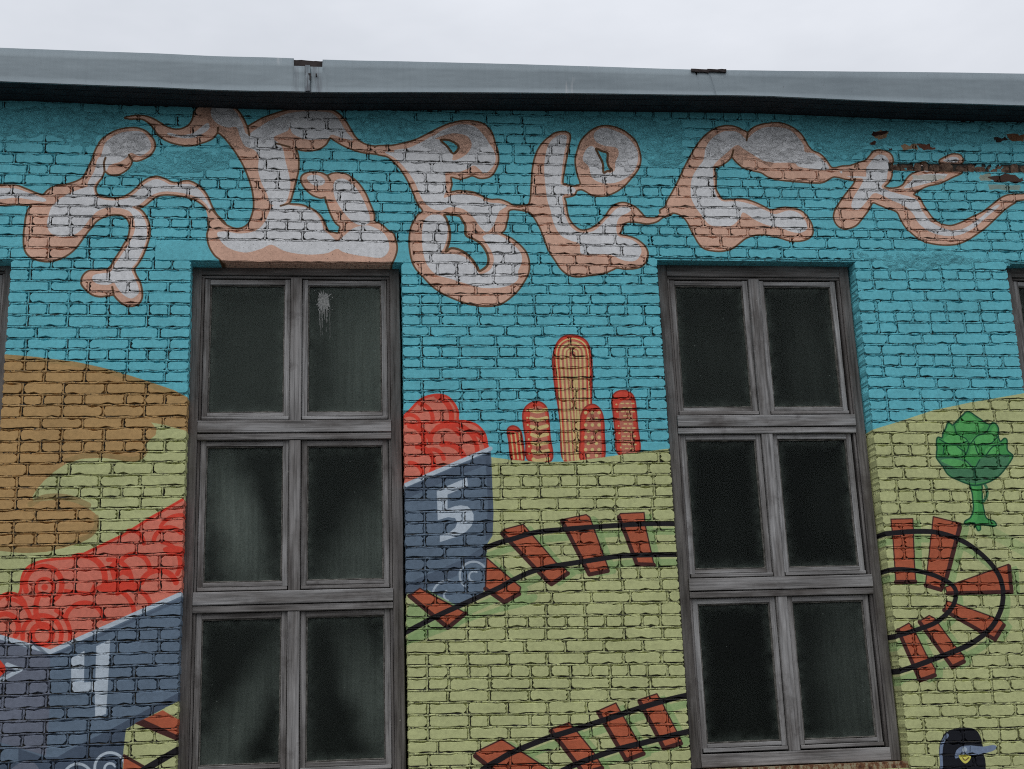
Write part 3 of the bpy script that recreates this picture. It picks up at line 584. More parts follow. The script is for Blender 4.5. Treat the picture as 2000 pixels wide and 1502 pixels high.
# water stains run down beside the first lap joint
XST = P(605, 150, -0.29)[0]
zt0 = M_ZINC.node_tree
spx = zt0.nodes.new('ShaderNodeSeparateXYZ'); zt0.links.new(pos, spx.inputs[0])
mr = zt0.nodes.new('ShaderNodeMath'); mr.operation = 'SUBTRACT'; zt0.links.new(spx.outputs['X'], mr.inputs[0]); mr.inputs[1].default_value = XST
ab = zt0.nodes.new('ShaderNodeMath'); ab.operation = 'ABSOLUTE'; zt0.links.new(mr.outputs[0], ab.inputs[0])
near = ramped(zt0, ab.outputs[0], [(0.02, grey(0.75)), (0.14, grey(0))])
stn = ramped(zt0, noise(zt0, mapped(zt0, pos, (38, 1, 3)), 1.0, 4), [(0.45, grey(0)), (0.62, grey(1))])
fac = mixc(zt0, 1.0, near, stn, 'MULTIPLY')
c = mixc(zt0, fac, c, (0.085, 0.08, 0.095))
zt0.links.new(c, M_ZINC.node_tree.nodes['Principled BSDF'].inputs['Base Color'])
M_STAIN = simple('stained_zinc', (0.10, 0.10, 0.115), (0.26, 0.27, 0.29), 20, rough=0.6)

# rusty sheet
M_RUST, t, b = newmat('rusty_painted_steel')
pos = t.nodes.new('ShaderNodeNewGeometry').outputs['Position']
c = ramped(t, noise(t, mapped(t, pos, (30, 8, 20)), 1.0, 6, 0.7), [(0.35, (0.06, 0.02, 0.01)), (0.48, (0.2, 0.08, 0.03)), (0.56, (0.34, 0.28, 0.17)), (0.75, (0.42, 0.38, 0.27))])
t.links.new(c, b.inputs['Base Color']); b.inputs['Roughness'].default_value = 0.8
bump(t, b, noise(t, pos, 120, 5), 0.6, 0.003)

# dirty window glass: clear pane, weak mirror, film of grime thicker where the pane says so
M_GLASS = bpy.data.materials.new('dirty_glass'); M_GLASS.use_nodes = True
t = M_GLASS.node_tree; t.nodes.clear()
out = t.nodes.new('ShaderNodeOutputMaterial')
tr = t.nodes.new('ShaderNodeBsdfTransparent'); tr.inputs['Color'].default_value = (0.6, 0.64, 0.62, 1)
gl = t.nodes.new('ShaderNodeBsdfGlossy'); gl.inputs['Roughness'].default_value = 0.12; gl.inputs['Color'].default_value = (0.9, 0.95, 0.95, 1)
fr = t.nodes.new('ShaderNodeFresnel'); fr.inputs['IOR'].default_value = 1.16
m1 = t.nodes.new('ShaderNodeMixShader'); t.links.new(fr.outputs[0], m1.inputs[0]); t.links.new(tr.outputs[0], m1.inputs[1]); t.links.new(gl.outputs[0], m1.inputs[2])
df = t.nodes.new('ShaderNodeBsdfDiffuse')
df.inputs['Color'].default_value = (0.19, 0.225, 0.195, 1)
oc = t.nodes.new('ShaderNodeTexCoord').outputs['Object']
pos = t.nodes.new('ShaderNodeNewGeometry').outputs['Position']


def oattr(n):
    a = t.nodes.new('ShaderNodeAttribute'); a.attribute_type = 'OBJECT'; a.attribute_name = n
    return a.outputs


def vmath(op, a, bb):
    v = t.nodes.new('ShaderNodeVectorMath'); v.operation = op
    t.links.new(a, v.inputs[0])
    if isinstance(bb, tuple):
        v.inputs[1].default_value = bb
    else:
        t.links.new(bb, v.inputs[1])
    return v.outputs


def fmath(op, a, bb):
    v = t.nodes.new('ShaderNodeMath'); v.operation = op; v.use_clamp = op == 'MULTIPLY'
    for i, q in enumerate((a, bb)):
        if isinstance(q, (int, float)):
            v.inputs[i].default_value = q
        else:
            t.links.new(q, v.inputs[i])
    return v.outputs[0]


warp = t.nodes.new('ShaderNodeTexNoise'); warp.inputs['Scale'].default_value = 5; warp.inputs['Detail'].default_value = 5
t.links.new(pos, warp.inputs['Vector'])
wv = vmath('SCALE', vmath('SUBTRACT', warp.outputs['Color'], (0.5, 0.5, 0.5))[0], (0, 0, 0))
wv[0].node.inputs['Scale'].default_value = 0.16
d0 = vmath('ADD', vmath('SUBTRACT', oc, oattr('film_centre')['Vector'])[0], wv[0])[0]
sp = t.nodes.new('ShaderNodeSeparateXYZ'); t.links.new(d0, sp.inputs[0])
cb_ = t.nodes.new('ShaderNodeCombineXYZ')      # the smear leans across the pane
lean = t.nodes.new('ShaderNodeMath'); lean.operation = 'MULTIPLY_ADD'
t.links.new(sp.outputs['Z'], lean.inputs[0]); t.links.new(oattr('film_tilt')['Fac'], lean.inputs[1]); t.links.new(sp.outputs['X'], lean.inputs[2])
t.links.new(lean.outputs[0], cb_.inputs['X']); t.links.new(sp.outputs['Z'], cb_.inputs['Z'])
rel = vmath('DIVIDE', cb_.outputs[0], oattr('film_size')['Vector'])[0]
ln = vmath('LENGTH', rel, (0, 0, 0))['Value']
blob = t.nodes.new('ShaderNodeMapRange'); blob.interpolation_type = 'SMOOTHSTEP'
t.links.new(ln, blob.inputs['Value']); blob.inputs['From Min'].default_value = 0.0; blob.inputs['From Max'].default_value = 1.5; blob.inputs['To Min'].default_value = 1; blob.inputs['To Max'].default_value = 0
streak = noise(t, mapped(t, pos, (45, 1, 2.2)), 1.0, 6, 0.65)
speck = noise(t, pos, 95, 3, 0.7)
film = fmath('MULTIPLY', blob.outputs['Result'], oattr('film_amount')['Fac'])
film = fmath('MULTIPLY', film, ramped(t, streak, [(0.25, grey(0.55)), (0.75, grey(1.25))]))
film = fmath('MULTIPLY', film, ramped(t, speck, [(0.3, grey(0.7)), (0.7, grey(1.2))]))
base = fmath('MULTIPLY', ramped(t, noise(t, pos, 3, 6, 0.65), [(0.3, grey(0.6)), (0.7, grey(1.0))]), oattr('film_base')['Fac'])
film = fmath('ADD', film, base)
# dirt gathered along the edges of the pane
ra = vmath('DIVIDE', vmath('ABSOLUTE', oc, (0, 0, 0))[0], oattr('pane_half')['Vector'])[0]
rs_ = t.nodes.new('ShaderNodeSeparateXYZ'); t.links.new(ra, rs_.inputs[0])
px_ = fmath('POWER', rs_.outputs['X'], 9); pz_ = fmath('POWER', rs_.outputs['Z'], 16)
edge = fmath('MULTIPLY', fmath('MAXIMUM', px_, pz_), ramped(t, noise(t, pos, 13, 6, 0.7), [(0.35, grey(0.02)), (0.7, grey(0.42))]))
film = fmath('ADD', film, edge)
dots = ramped(t, noise(t, pos, 48, 1, 0.4), [(0.80, grey(0)), (0.83, grey(0.6))])
film = fmath('ADD', film, dots)
m2 = t.nodes.new('ShaderNodeMixShader'); t.links.new(film, m2.inputs[0]); t.links.new(m1.outputs[0], m2.inputs[1]); t.links.new(df.outputs[0], m2.inputs[2])
t.links.new(m2.outputs[0], out.inputs['Surface'])


# ------------------------------------------------------------------ object helpers
def link(name, me, parent=None, mats=(), loc=(0, 0, 0)):
    for m in mats:
        me.materials.append(m)
    o = bpy.data.objects.new(name, me); COL.objects.link(o); o.location = loc
    if parent is not None:
        o.parent = parent
    return o


def mesh_np(name, V, Fq, mi=None):
    me = bpy.data.meshes.new(name)
    V = np.asarray(V, np.float32); Fq = np.asarray(Fq, np.int32)
    k = Fq.shape[1]
    me.vertices.add(len(V)); me.vertices.foreach_set('co', V.ravel())
    me.loops.add(Fq.size); me.loops.foreach_set('vertex_index', Fq.ravel())
    me.polygons.add(len(Fq)); me.polygons.foreach_set('loop_start', np.arange(len(Fq), dtype=np.int32) * k)
    if mi is not None:
        me.polygons.foreach_set('material_index', np.asarray(mi, np.int32))
    me.update(calc_edges=True); me.validate()
    return me


def empty(name, loc, parent=None):
    o = bpy.data.objects.new(name, None); COL.objects.link(o); o.location = loc; o.empty_display_size = 0.3
    if parent is not None:
        o.parent = parent
    return o


def vnoise(x, y, scale, seed):
    r = np.random.default_rng(seed).random((64, 64))
    u, v = np.asarray(x) * scale, np.asarray(y) * scale
    i, j = np.floor(u).astype(int), np.floor(v).astype(int)
    fu, fv = u - i, v - j
    fu, fv = fu * fu * (3 - 2 * fu), fv * fv * (3 - 2 * fv)
    g = lambda a, b: r[a % 64, b % 64]
    return (g(i, j) * (1 - fu) + g(i + 1, j) * fu) * (1 - fv) + (g(i, j + 1) * (1 - fu) + g(i + 1, j + 1) * fu) * fv - 0.5


# ------------------------------------------------------------------ courses of the wall, measured pier by pier
st_px = [100, 600, 1050, 1450, 1950]
cols = [
    [159, 179, 199, 219, 239, 259, 279, 300, 321, 341, 361, 381, 401, 421, 441, 461, 484, 506],
    [171, 191, 211, 231, 252, 272, 292, 312, 334, 354, 372, 392, 412, 432, 451, 470, 490, 509],
    [169, 188, 207, 226, 245, 265, 282, 302, 321, 341, 361, 381, 402, 420, 437, 456, 476, 496],
    [178, 197, 216, 235, 254, 273, 292, 311, 330, 349, 366, 386, 406, 426, 445, 461, 484, 505],
    [184, 203, 222, 241, 260, 279, 298, 317, 337, 357, 376, 394, 412, 431, 452, 470, 490, 510],
]
cols[2] = [149 + 0] + cols[2][:0] + [169, 188, 207, 226, 245, 265, 282, 302, 321, 341, 361, 381, 402, 420, 437, 456, 476]
cols[2] = cols[2][1:] + [496]
# every station lists the same eighteen joints; the last station rows 1050..1950 sit one joint further down at the pier heads
for cidx, extra in ((2, 516), (3, 523), (4, 529)):
    cols[cidx] = cols[cidx] + [extra]
cols[0] = cols[0] + [None]; cols[1] = cols[1] + [None]
# align: joint k=8 is 506, 509, 516, 523, 529
top_lines = []
al = [cols[0][:-1], cols[1][:-1], cols[2][1:], cols[3][1:], cols[4][1:]]
for k in range(18):
    top_lines.append([P(sx, al[s][k]) for s, sx in enumerate(st_px)])
P1Y = [506, 526, 549, 570, 593, 616, 639, 661, 682, 704, 725, 747, 770, 791, 815, 837, 861, 883, 904, 928, 951, 972, 994, 1016, 1039, 1062, 1085, 1111, 1135, 1159, 1184, 1208, 1231, 1254, 1278, 1302, 1327, 1353, 1379, 1403, 1429, 1454, 1482, 1507]
P2L = [516, 537.5, 557.5, 575, 595, 615, 636, 656, 676, 699, 719, 741, 764, 784, 804, 824, 845.5, 867.5, 889, 910, 932.5, 955, 976, 1000, 1021, 1045, 1069, 1091, 1114, 1139, 1160, 1182, 1206, 1228, 1253, 1277, 1301, 1325, 1349, 1373, 1397, 1422, 1447, 1473, 1499]
P2R = [519, 537.5, 555, 575, 594.5, 615.5, 637, 656, 677.5, 697, 717.5, 737.5, 757.5, 778, 799, 820, 840, 861, 882, 903, 926, 948, 970, 992, 1016, 1036, 1059.5, 1081, 1107.5, 1130, 1153, 1176, 1200, 1224.5, 1247.5, 1272, 1296, 1321, 1344, 1366, 1391, 1414.5, 1438, 1462, 1487]
P3L = [529, 547, 567, 588, 609, 629, 652, 672.5, 693, 715, 735.5, 757.5, 780, 801, 823, 845.5, 868, 890.5, 913, 935.5, 957.5, 981, 1004, 1026, 1049, 1070, 1092.5, 1116, 1140, 1162, 1186.5, 1210, 1236, 1259, 1284, 1306.5, 1329, 1353, 1379, 1402, 1426.5, 1451, 1475, 1499.5]
P3R = [529, 547, 567, 588, 609, 630, 651, 672, 695, 718, 739, 759, 781, 802, 825, 846, 868, 890.5, 913, 935, 957, 980, 1002, 1025, 1049, 1071, 1093, 1116, 1140, 1162, 1186, 1209.5, 1233, 1256, 1278, 1303, 1326, 1349.5, 1374.5, 1399.5, 1423, 1449, 1475, 1499]
OPEN = [(-3.72, -2.258, 1.235, 4.775), (-1.067, 0.374, 1.235, 4.752), (2.212, 3.70, 1.25, 4.80), (4.885, 6.37, 1.25, 4.80)]
ZBAND = 1.215


def line_fn(pts):
    xs, zs = [p[0] for p in pts], [p[1] for p in pts]
    return lambda x: float(np.interp(x, xs, zs))


class Course:
    pass


courses = []          # x0, x1, lower line, upper line, index, deep at left / right end


def add_course(x0, x1, up, lo, idx, dl=False, dr=False):
    c = Course(); c.x0, c.x1, c.up, c.lo, c.idx, c.dl, c.dr = x0, x1, up, lo, idx, dl, dr
    courses.append(c)


XL, XR = -4.6, 7.3
tl = [line_fn(p) for p in top_lines]
add_course(XL, XR, lambda x: tl[0](x) + 0.077, tl[0], 19)
LINT = (P(303, 495)[0], P(806, 495)[0], float(tl[15](-0.4)))
for k in range(17):
    if k == 15:
        add_course(XL, LINT[0], tl[k], tl[k + 1], k + 3, False, True)
        add_course(LINT[1], XR, tl[k], tl[k + 1], k + 3, True, False)
    elif k < 16:
        add_course(XL, XR, tl[k], tl[k + 1], k + 3)
    else:      # the row between the last two joints stops at the higher right-hand openings
        add_course(XL, LINT[0], tl[k], tl[k + 1], k + 3, False, True)
        add_course(LINT[1], OPEN[2][0], tl[k], tl[k + 1], k + 3, True, True)
        add_course(OPEN[2][1], OPEN[3][0], tl[k], tl[k + 1], k + 3, True, True)
        add_course(OPEN[3][1], XR, tl[k], tl[k + 1], k + 3, True, False)


def pier(x0, x1, ls, dl, dr):
    i = 0
    first = tl[17]
    while ls[-1](0) > ZBAND + 0.115:
        f = ls[-1]
        ls.append(lambda x, f=f: f(x) - 0.0775)
    ls.append(lambda x: ZBAND)
    for i in range(len(ls) - 1):
        add_course(x0, x1, first if i == 0 else ls[i], ls[i + 1], i, dl, dr)


p1 = [P(200, y)[1] for y in P1Y]
pier(OPEN[0][1], OPEN[1][0], [line_fn([(0, z)]) for z in p1], True, True)
pier(XL, OPEN[0][0], [line_fn([(0, z)]) for z in p1], False, True)
pier(OPEN[1][1], OPEN[2][0], [line_fn([P(800, a), P(1290 + 1.5 * i, b_)]) for i, (a, b_) in enumerate(zip(P2L, P2R))], True, True)
l3 = lambda: [line_fn([P(1700 + 1.6 * i, a), P(1960, b_)]) for i, (a, b_) in enumerate(zip(P3L, P3R))]
pier(OPEN[2][1], OPEN[3][0], l3(), True, True)
pier(OPEN[3][1], XR, l3(), True, False)
zb = ZBAND
nb = 0
while zb > 0.09:
    add_course(XL, XR, (lambda x, z=zb: z), (lambda x, z=zb: z - 0.0775), nb + 1)
    zb -= 0.0775; nb += 1

# ------------------------------------------------------------------ brick shapes
def brick_shape(Ln, Hn, depth, seed):
    r = random.Random(seed)
    hx, hz = Ln / 2, Hn / 2
    nx = max(2, round(Ln / 0.05))
    rad = [r.uniform(0.005, 0.020) for _ in range(4)]
    pts = []
    edge = [((-hx, -hz), (hx, -hz), nx), ((hx, -hz), (hx, hz), 2), ((hx, hz), (-hx, hz), nx), ((-hx, hz), (-hx, -hz), 2)]
    for e, (a, b_, n) in enumerate(edge):
        l = math.dist(a, b_); r0, r1 = rad[e], rad[(e + 1) % 4]
        dx, dz = (b_[0] - a[0]) / l, (b_[1] - a[1]) / l
        nxn, nzn = dz, -dx
        for i in range(n + 1):
            s = r0 + (l - r0 - r1) * i / n
            j = r.gauss(0, 0.0024) if 0 < i < n else 0
            if 0 < i < n and r.random() < 0.16:
                j -= r.uniform(0.003, 0.009)
            pts.append((a[0] + dx * s + nxn * j, a[1] + dz * s + nzn * j))
    n = len(pts)
    V = [(x, depth, z) for x, z in pts]
    bev = 0.0032
    V += [(x, bev + r.uniform(-.001, .002), z) for x, z in pts]
    for x, z in pts:
        f = r.uniform(0.0018, 0.0036)
        V.append((x - math.copysign(min(f, abs(x)), x) * (abs(x) > hx * .9), r.uniform(-0.0005, 0.0005), z - math.copysign(f, z) * (abs(z) > hz * .4)))
    Fc = [(i, (i + 1) % n, n + (i + 1) % n, n + i) for i in range(n)] + [(n + i, n + (i + 1) % n, 2 * n + (i + 1) % n, 2 * n + i) for i in range(n)]
    Fc.append(tuple(range(2 * n, 3 * n)))
    return V, Fc


KIND = {'stretcher': (0.25, 14), 'header': (0.12, 10), 'bat': (0.18, 6), 'chip': (0.06, 4)}
HN = 0.0655
lib = {}
for kd, (Ln, cnt) in KIND.items():
    for deep in (0, 1):
        for q in range(cnt if not deep else max(4, cnt // 2)):
            V, Fc = brick_shape(Ln, HN, 0.118 if deep else 0.024, hash((Ln, deep, q)) % 99991)
            lib.setdefault((kd, deep), []).append((V, Fc, Ln))
lib_mesh = {}


def get_mesh(key, q):
    if (key, q) not in lib_mesh:
        V, Fc, _ = lib[key][q]
        me = bpy.data.meshes.new('brick'); me.from_pydata(V, [], Fc); me.update(); me.materials.append(M_PAINT)
        lib_mesh[(key, q)] = me
    return lib_mesh[(key, q)]


JX = 0.0185
bricks = []           # x, z, length, height, y, tilt, key, variant
heads = []            # x, z0, z1, deep row of the joint
SLOT = (P(1742, 325)[0], 9.0)
rubble = []
for ci, c in enumerate(courses):
    x = c.x0
    lens = []
    header = c.idx % 4 == 0
    par = (c.idx % 2)
    if header:
        first = 0.12
    else:
        first = 0.12 if par else (0.25 if c.idx % 3 else 0.18)
    if not c.dl:
        first = random.uniform(0.05, 0.25)
    rem = c.x1 - c.x0
    cur = 0.0
    nxt = first
    while True:
        nxt = min(nxt, rem - cur)
        if rem - cur - nxt < 0.045:
            nxt = rem - cur
            lens.append((cur, nxt)); break
        lens.append((cur, nxt)); cur += nxt + JX + random.gauss(0, .0015)
        nxt = (0.113 if header else 0.243) + random.gauss(0, .004)
        if random.random() < .05 and not header:
            nxt = 0.12
        elif random.random() < .06 and header:
            nxt = 0.25
    for i, (s, l) in enumerate(lens):
        if l > 0.3:
            l2 = l / 2 - JX / 2
            lens[i:i + 1] = [(s, l2), (s + l2 + JX, l2)]
    for i, (s, l) in enumerate(lens):
        xa, xb = c.x0 + s, c.x0 + s + l
        xm = (xa + xb) / 2
        zu, zl = c.up(xm), c.lo(xm)
        gap = random.uniform(0.0135, 0.0185)
        h = zu - zl - gap
        if h < 0.02:
            continue
        zc = (zu + zl) / 2 + random.gauss(0, .0008)
        slope = (c.up(xb) + c.lo(xb) - c.up(xa) - c.lo(xa)) / 2 / max(xb - xa, 1e-3)
        deep = (c.dl and i == 0) or (c.dr and i == len(lens) - 1)
        kd = 'chip' if l < 0.085 else 'header' if l < 0.15 else 'bat' if l < 0.21 else 'stretcher'
        key = (kd, 1 if deep else 0)
        q = random.randrange(len(lib[key]))
        pxm, pym = proj(xm, 0, zc)
        dam = pxm > 1742 and 315 + (pxm - 1950) * 0.016 < pym < 337 + (pxm - 1950) * 0.016
        yy = random.gauss(0, .0011)
        if dam:
            rubble.append((xa, xb, zl, zu))
            continue
        bricks.append((xm, zc, l, h, yy, math.atan(slope) + random.gauss(0, .0025), key, q, random.random() < .5 and not deep, pxm, pym))
        if i:
            heads.append((xa - JX / 2, zl, zu))

# ------------------------------------------------------------------ the building
bld = empty('building', (1.3, 0.2, 0))
bld['label'] = 'long brick building with a mural of pale lettering, cacti and wagons across its front'
bld['category'] = 'building'
inv = Matrix.Translation(-bld.location)


def under(o, parent):
    o.parent = parent
    return o


# mortar: one strip in every bed joint and every head joint, squeezed out unevenly
MV, MF, MI = [], [], []
off = 0


def strip(P0, U, Wd, n, seed, along_x):
    """rows of a joint strip; P0 start (n,2) centre line, Wd half width"""
    global off
    sx, sz = P0[:, 0], P0[:, 1]
    prof = np.array([-1.0, -0.45, 0.0, 0.45, 1.0])
    base = np.array([0.0195, 0.0034, 0.0012, 0.0036, 0.0205])
    rows = []
    for kk, (pp, bb) in enumerate(zip(prof, base)):
        nz = vnoise(sx, sz + kk * 7.3, 21, seed + kk) * 0.010 + vnoise(sx, sz + kk * 3.1, 60, seed + 9 + kk) * 0.006
        lump = np.clip(vnoise(sx, sz, 6.5, seed + 77) * 2.2, -1, 1)      # long stretches where mortar stands proud, or is raked out
        y = np.clip(bb + nz * (0.7 if kk in (0, 4) else 1.3) + lump * (0.0075 if kk in (0, 4) else 0.0045), -0.0015, 0.020)
        wob = vnoise(sx, sz, 33, seed + 20 + kk) * 0.009
        if along_x:
            rows.append(np.stack([sx, y, sz + pp * Wd + wob], 1))
        else:
            rows.append(np.stack([sx + pp * Wd + wob, y, sz], 1))
    m = len(sx)
    V = np.stack(rows, 1).reshape(-1, 3)
    i = np.arange(m - 1)[:, None]; j = np.arange(4)[None, :]
    a = i * 5 + j
    q = np.stack([a, a + 5, a + 6, a + 1], -1).reshape(-1, 4) if along_x else np.stack([a, a + 1, a + 6, a + 5], -1).reshape(-1, 4)
    MV.append(V); MF.append(q + off); MI.append(np.tile([0, 0, 0, 1], m - 1)); off += len(V)  # last strip dark: shade under the upper brick put into the colour


for ci, c in enumerate(courses):
    n = max(4, int((c.x1 - c.x0) / 0.013))
    xs = np.linspace(c.x0 + (.004 if c.dl else 0), c.x1 - (.004 if c.dr else 0), n)
    z = np.array([c.lo(x) for x in xs])
    ok = ~((xs > LINT[0] - .01) & (xs < LINT[1] + .01) & (z < LINT[2] - .01) & (z > 4.745))
    if ok.all():
        strip(np.stack([xs, z], 1), None, 0.0102, n, ci % 31, True)
    else:
        for grp in (xs < LINT[0], xs > LINT[1]):
            g2 = ok & grp
            if g2.sum() > 3:
                strip(np.stack([xs[g2], z[g2]], 1), None, 0.0102, n, ci % 31, True)
for hi, (x, z0, z1) in enumerate(heads):
    zz = np.linspace(z0 + .006, z1 - .006, 6)
    strip(np.stack([np.full(6, x), zz], 1), None, 0.0102, 6, hi % 31, False)
# solid core of the wall behind the joints, with the openings left free
core = []
ys0, ys1 = 0.021, 0.45


def boxq(x0, x1, y0, y1, z0, z1):
    V = [(x0, y0, z0), (x1, y0, z0), (x1, y1, z0), (x0, y1, z0), (x0, y0, z1), (x1, y0, z1), (x1, y1, z1), (x0, y1, z1)]
    Fq = [(0, 1, 5, 4), (1, 2, 6, 5), (2, 3, 7, 6), (3, 0, 4, 7), (4, 5, 6, 7), (3, 2, 1, 0)]
    return V, Fq


edges = [XL] + [e for o in OPEN for e in o[:2]] + [XR]
for x0, x1 in zip(edges[::2], edges[1::2]):
    core.append((x0 + (.005 if x0 != XL else 0), x1 - (.005 if x1 != XR else 0), 0, 4.745))
for o in OPEN:
    core.append((o[0] - .005, o[1] + .005, 0, o[2] - 0.03))
core.append((XL, XR, 4.745, 4.90)); core.append((XL, XR, 4.90, 6.02))
for i, (x0, x1, z0, z1) in enumerate(core):
    if (z0, z1) == (4.745, 4.90):
        for a, b_ in ((XL, OPEN[2][0] - .005), (OPEN[2][1] + .005, OPEN[3][0] - .005), (OPEN[3][1] + .005, XR)):
            for o in OPEN[:2]:
                pass
            V, Fq = boxq(a, b_, ys0, ys1, z0, z1)
            MV.append(np.array(V)); MF.append(np.array(Fq) + off); MI.append(np.full(6, 0)); off += 8
        for o in OPEN[2:]:
            V, Fq = boxq(o[0] - .005, o[1] + .005, ys0, ys1, o[3] + .004, z1)
            MV.append(np.array(V)); MF.append(np.array(Fq) + off); MI.append(np.full(6, 0)); off += 8
        continue
    V, Fq = boxq(x0, x1, ys0, ys1, z0, z1)
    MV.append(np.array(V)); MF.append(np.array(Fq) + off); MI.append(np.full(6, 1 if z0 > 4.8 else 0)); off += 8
wme = mesh_np('wall', np.vstack(MV) - np.array(bld.location), np.vstack(MF), np.concatenate(MI))
wall = link('wall', wme, bld, (M_PMORT, M_BARE_SHADE))
wall['label'] = 'painted brick wall with blue sky, green hills and pale cloud-like letters'
BL = bld.location

# bricks: the 300 that show largest are objects, the rest one field of real bricks
def px_area(bk):
    x, z, l, h = bk[:4]
    u0, v0 = proj(x - l / 2, 0, z - h / 2); u1, v1 = proj(x + l / 2, 0, z + h / 2)
    cu0, cu1 = max(min(u0, u1), 0), min(max(u0, u1), 2000)
    cv0, cv1 = max(min(v0, v1), 0), min(max(v0, v1), 1502)
    return max(cu1 - cu0, 0) * max(cv1 - cv0, 0)


order = sorted(range(len(bricks)), key=lambda i: -px_area(bricks[i]))
single = set(order[:300])
FV, FN, FL = [], [], []
foff = 0
for i, (x, z, l, h, y, rot, key, q, flip, pu, pv) in enumerate(bricks):
    Ln = lib[key][q][2]
    sx, sz = (l / Ln) * (-1 if False else 1), h / HN
    if i in single:
        o = bpy.data.objects.new('brick', get_mesh(key, q)); COL.objects.link(o)
        o.parent = wall
        o.location = (x - BL.x, y - BL.y, z - BL.z); o.scale = (sx, 1, sz); o.rotation_euler = (0, -rot, 0)
        if flip:
            o.rotation_euler = (0, -rot + math.pi, 0)
    else:
        V = np.array(lib[key][q][0]) * np.array([sx, 1, sz])
        a = -rot + (math.pi if flip else 0)
        c_, s_ = math.cos(a), math.sin(a)
        W = np.stack([V[:, 0] * c_ + V[:, 2] * s_ + x - BL.x, V[:, 1] + y - BL.y, -V[:, 0] * s_ + V[:, 2] * c_ + z - BL.z], 1)
        FV.append(W)
        for f in lib[key][q][1]:
            FN.append(len(f)); FL.extend([v + foff for v in f])
        foff += len(V)
me = bpy.data.meshes.new('brickwork')
FVa = np.vstack(FV).astype(np.float32)
me.vertices.add(len(FVa)); me.vertices.foreach_set('co', FVa.ravel())
me.loops.add(len(FL)); me.loops.foreach_set('vertex_index', np.array(FL, np.int32))
me.polygons.add(len(FN)); me.polygons.foreach_set('loop_start', np.concatenate([[0], np.cumsum(FN)[:-1]]).astype(np.int32))
me.polygons.foreach_set('use_smooth', np.zeros(len(FN), bool))
me.update(calc_edges=True); me.validate()
bf = link('brickwork', me, wall, (M_PAINT,)); bf['kind'] = 'stuff'

# broken course: bare, crumbled bricks deep in the gap
RV, RF = [], []
roff = 0
rr = random.Random(5)
for xa, xb, zl, zu in rubble:
    x = xa
    while x < xb - 0.01:
        w = rr.uniform(0.03, 0.11); w = min(w, xb - x)
        h = (zu - zl) * rr.uniform(0.55, 0.9); y0 = rr.uniform(0.004, 0.017)
        V, Fc = brick_shape(w, h, 0.08, rr.random())
        V = np.array(V); V[:, 1] += y0; V[:, 1] += np.array([rr.gauss(0, .004) for _ in V]); V[:, 0] += x + w / 2; V[:, 2] += zl + h / 2
        RV.append(V - np.array(BL)); RF += [tuple(v + roff for v in f) for f in Fc]; roff += len(V)
        x += w + 0.004
if RV:
    me = bpy.data.meshes.new('broken_brick'); me.from_pydata(np.vstack(RV).tolist(), [], RF); me.update()
    o = link('broken_brick', me, wall, (M_BRICK,)); o['kind'] = 'stuff'; o['label'] = 'crumbled bare brown bricks in the cracked course'

# plaster smeared over the joints
patches = [
    [(-40, 212), (60, 205), (150, 207), (225, 214), (262, 232), (245, 256), (195, 270), (150, 292), (100, 279), (-40, 276)],
    [(215, 336), (250, 322), (290, 304), (330, 292), (425, 276), (462, 300), (445, 330), (400, 350), (330, 352), (290, 342), (240, 352)],
    [(690, 225), (760, 220), (850, 238), (845, 262), (780, 282), (720, 278), (698, 250)],
    [(1060, 228), (1140, 222), (1240, 224), (1335, 240), (1342, 300), (1312, 332), (1250, 320), (1244, 345), (1180, 330), (1120, 335), (1112, 290), (1062, 256)],
    [(1376, 262), (1440, 248), (1540, 243), (1600, 300), (1600, 325), (1480, 318), (1380, 322)],
    [(1560, 225), (1700, 224), (1860, 245), (1990, 250), (1990, 290), (1850, 288), (1720, 300), (1640, 316), (1600, 290)],
    [(1668, 490), (1700, 487), (1850, 491), (1955, 500), (1958, 516), (1900, 521), (1800, 529), (1690, 522)],
    [(398, 206), (440, 202), (476, 225), (490, 300), (440, 274), (408, 240)],
    [(195, 285), (225, 255), (275, 252), (300, 280), (285, 305), (235, 315)],
    [(500, 235), (560, 217), (600, 215), (580, 235), (530, 275), (505, 300)],
    [(860, 250), (910, 238), (955, 255), (968, 300), (920, 300), (870, 300), (820, 285)],
]
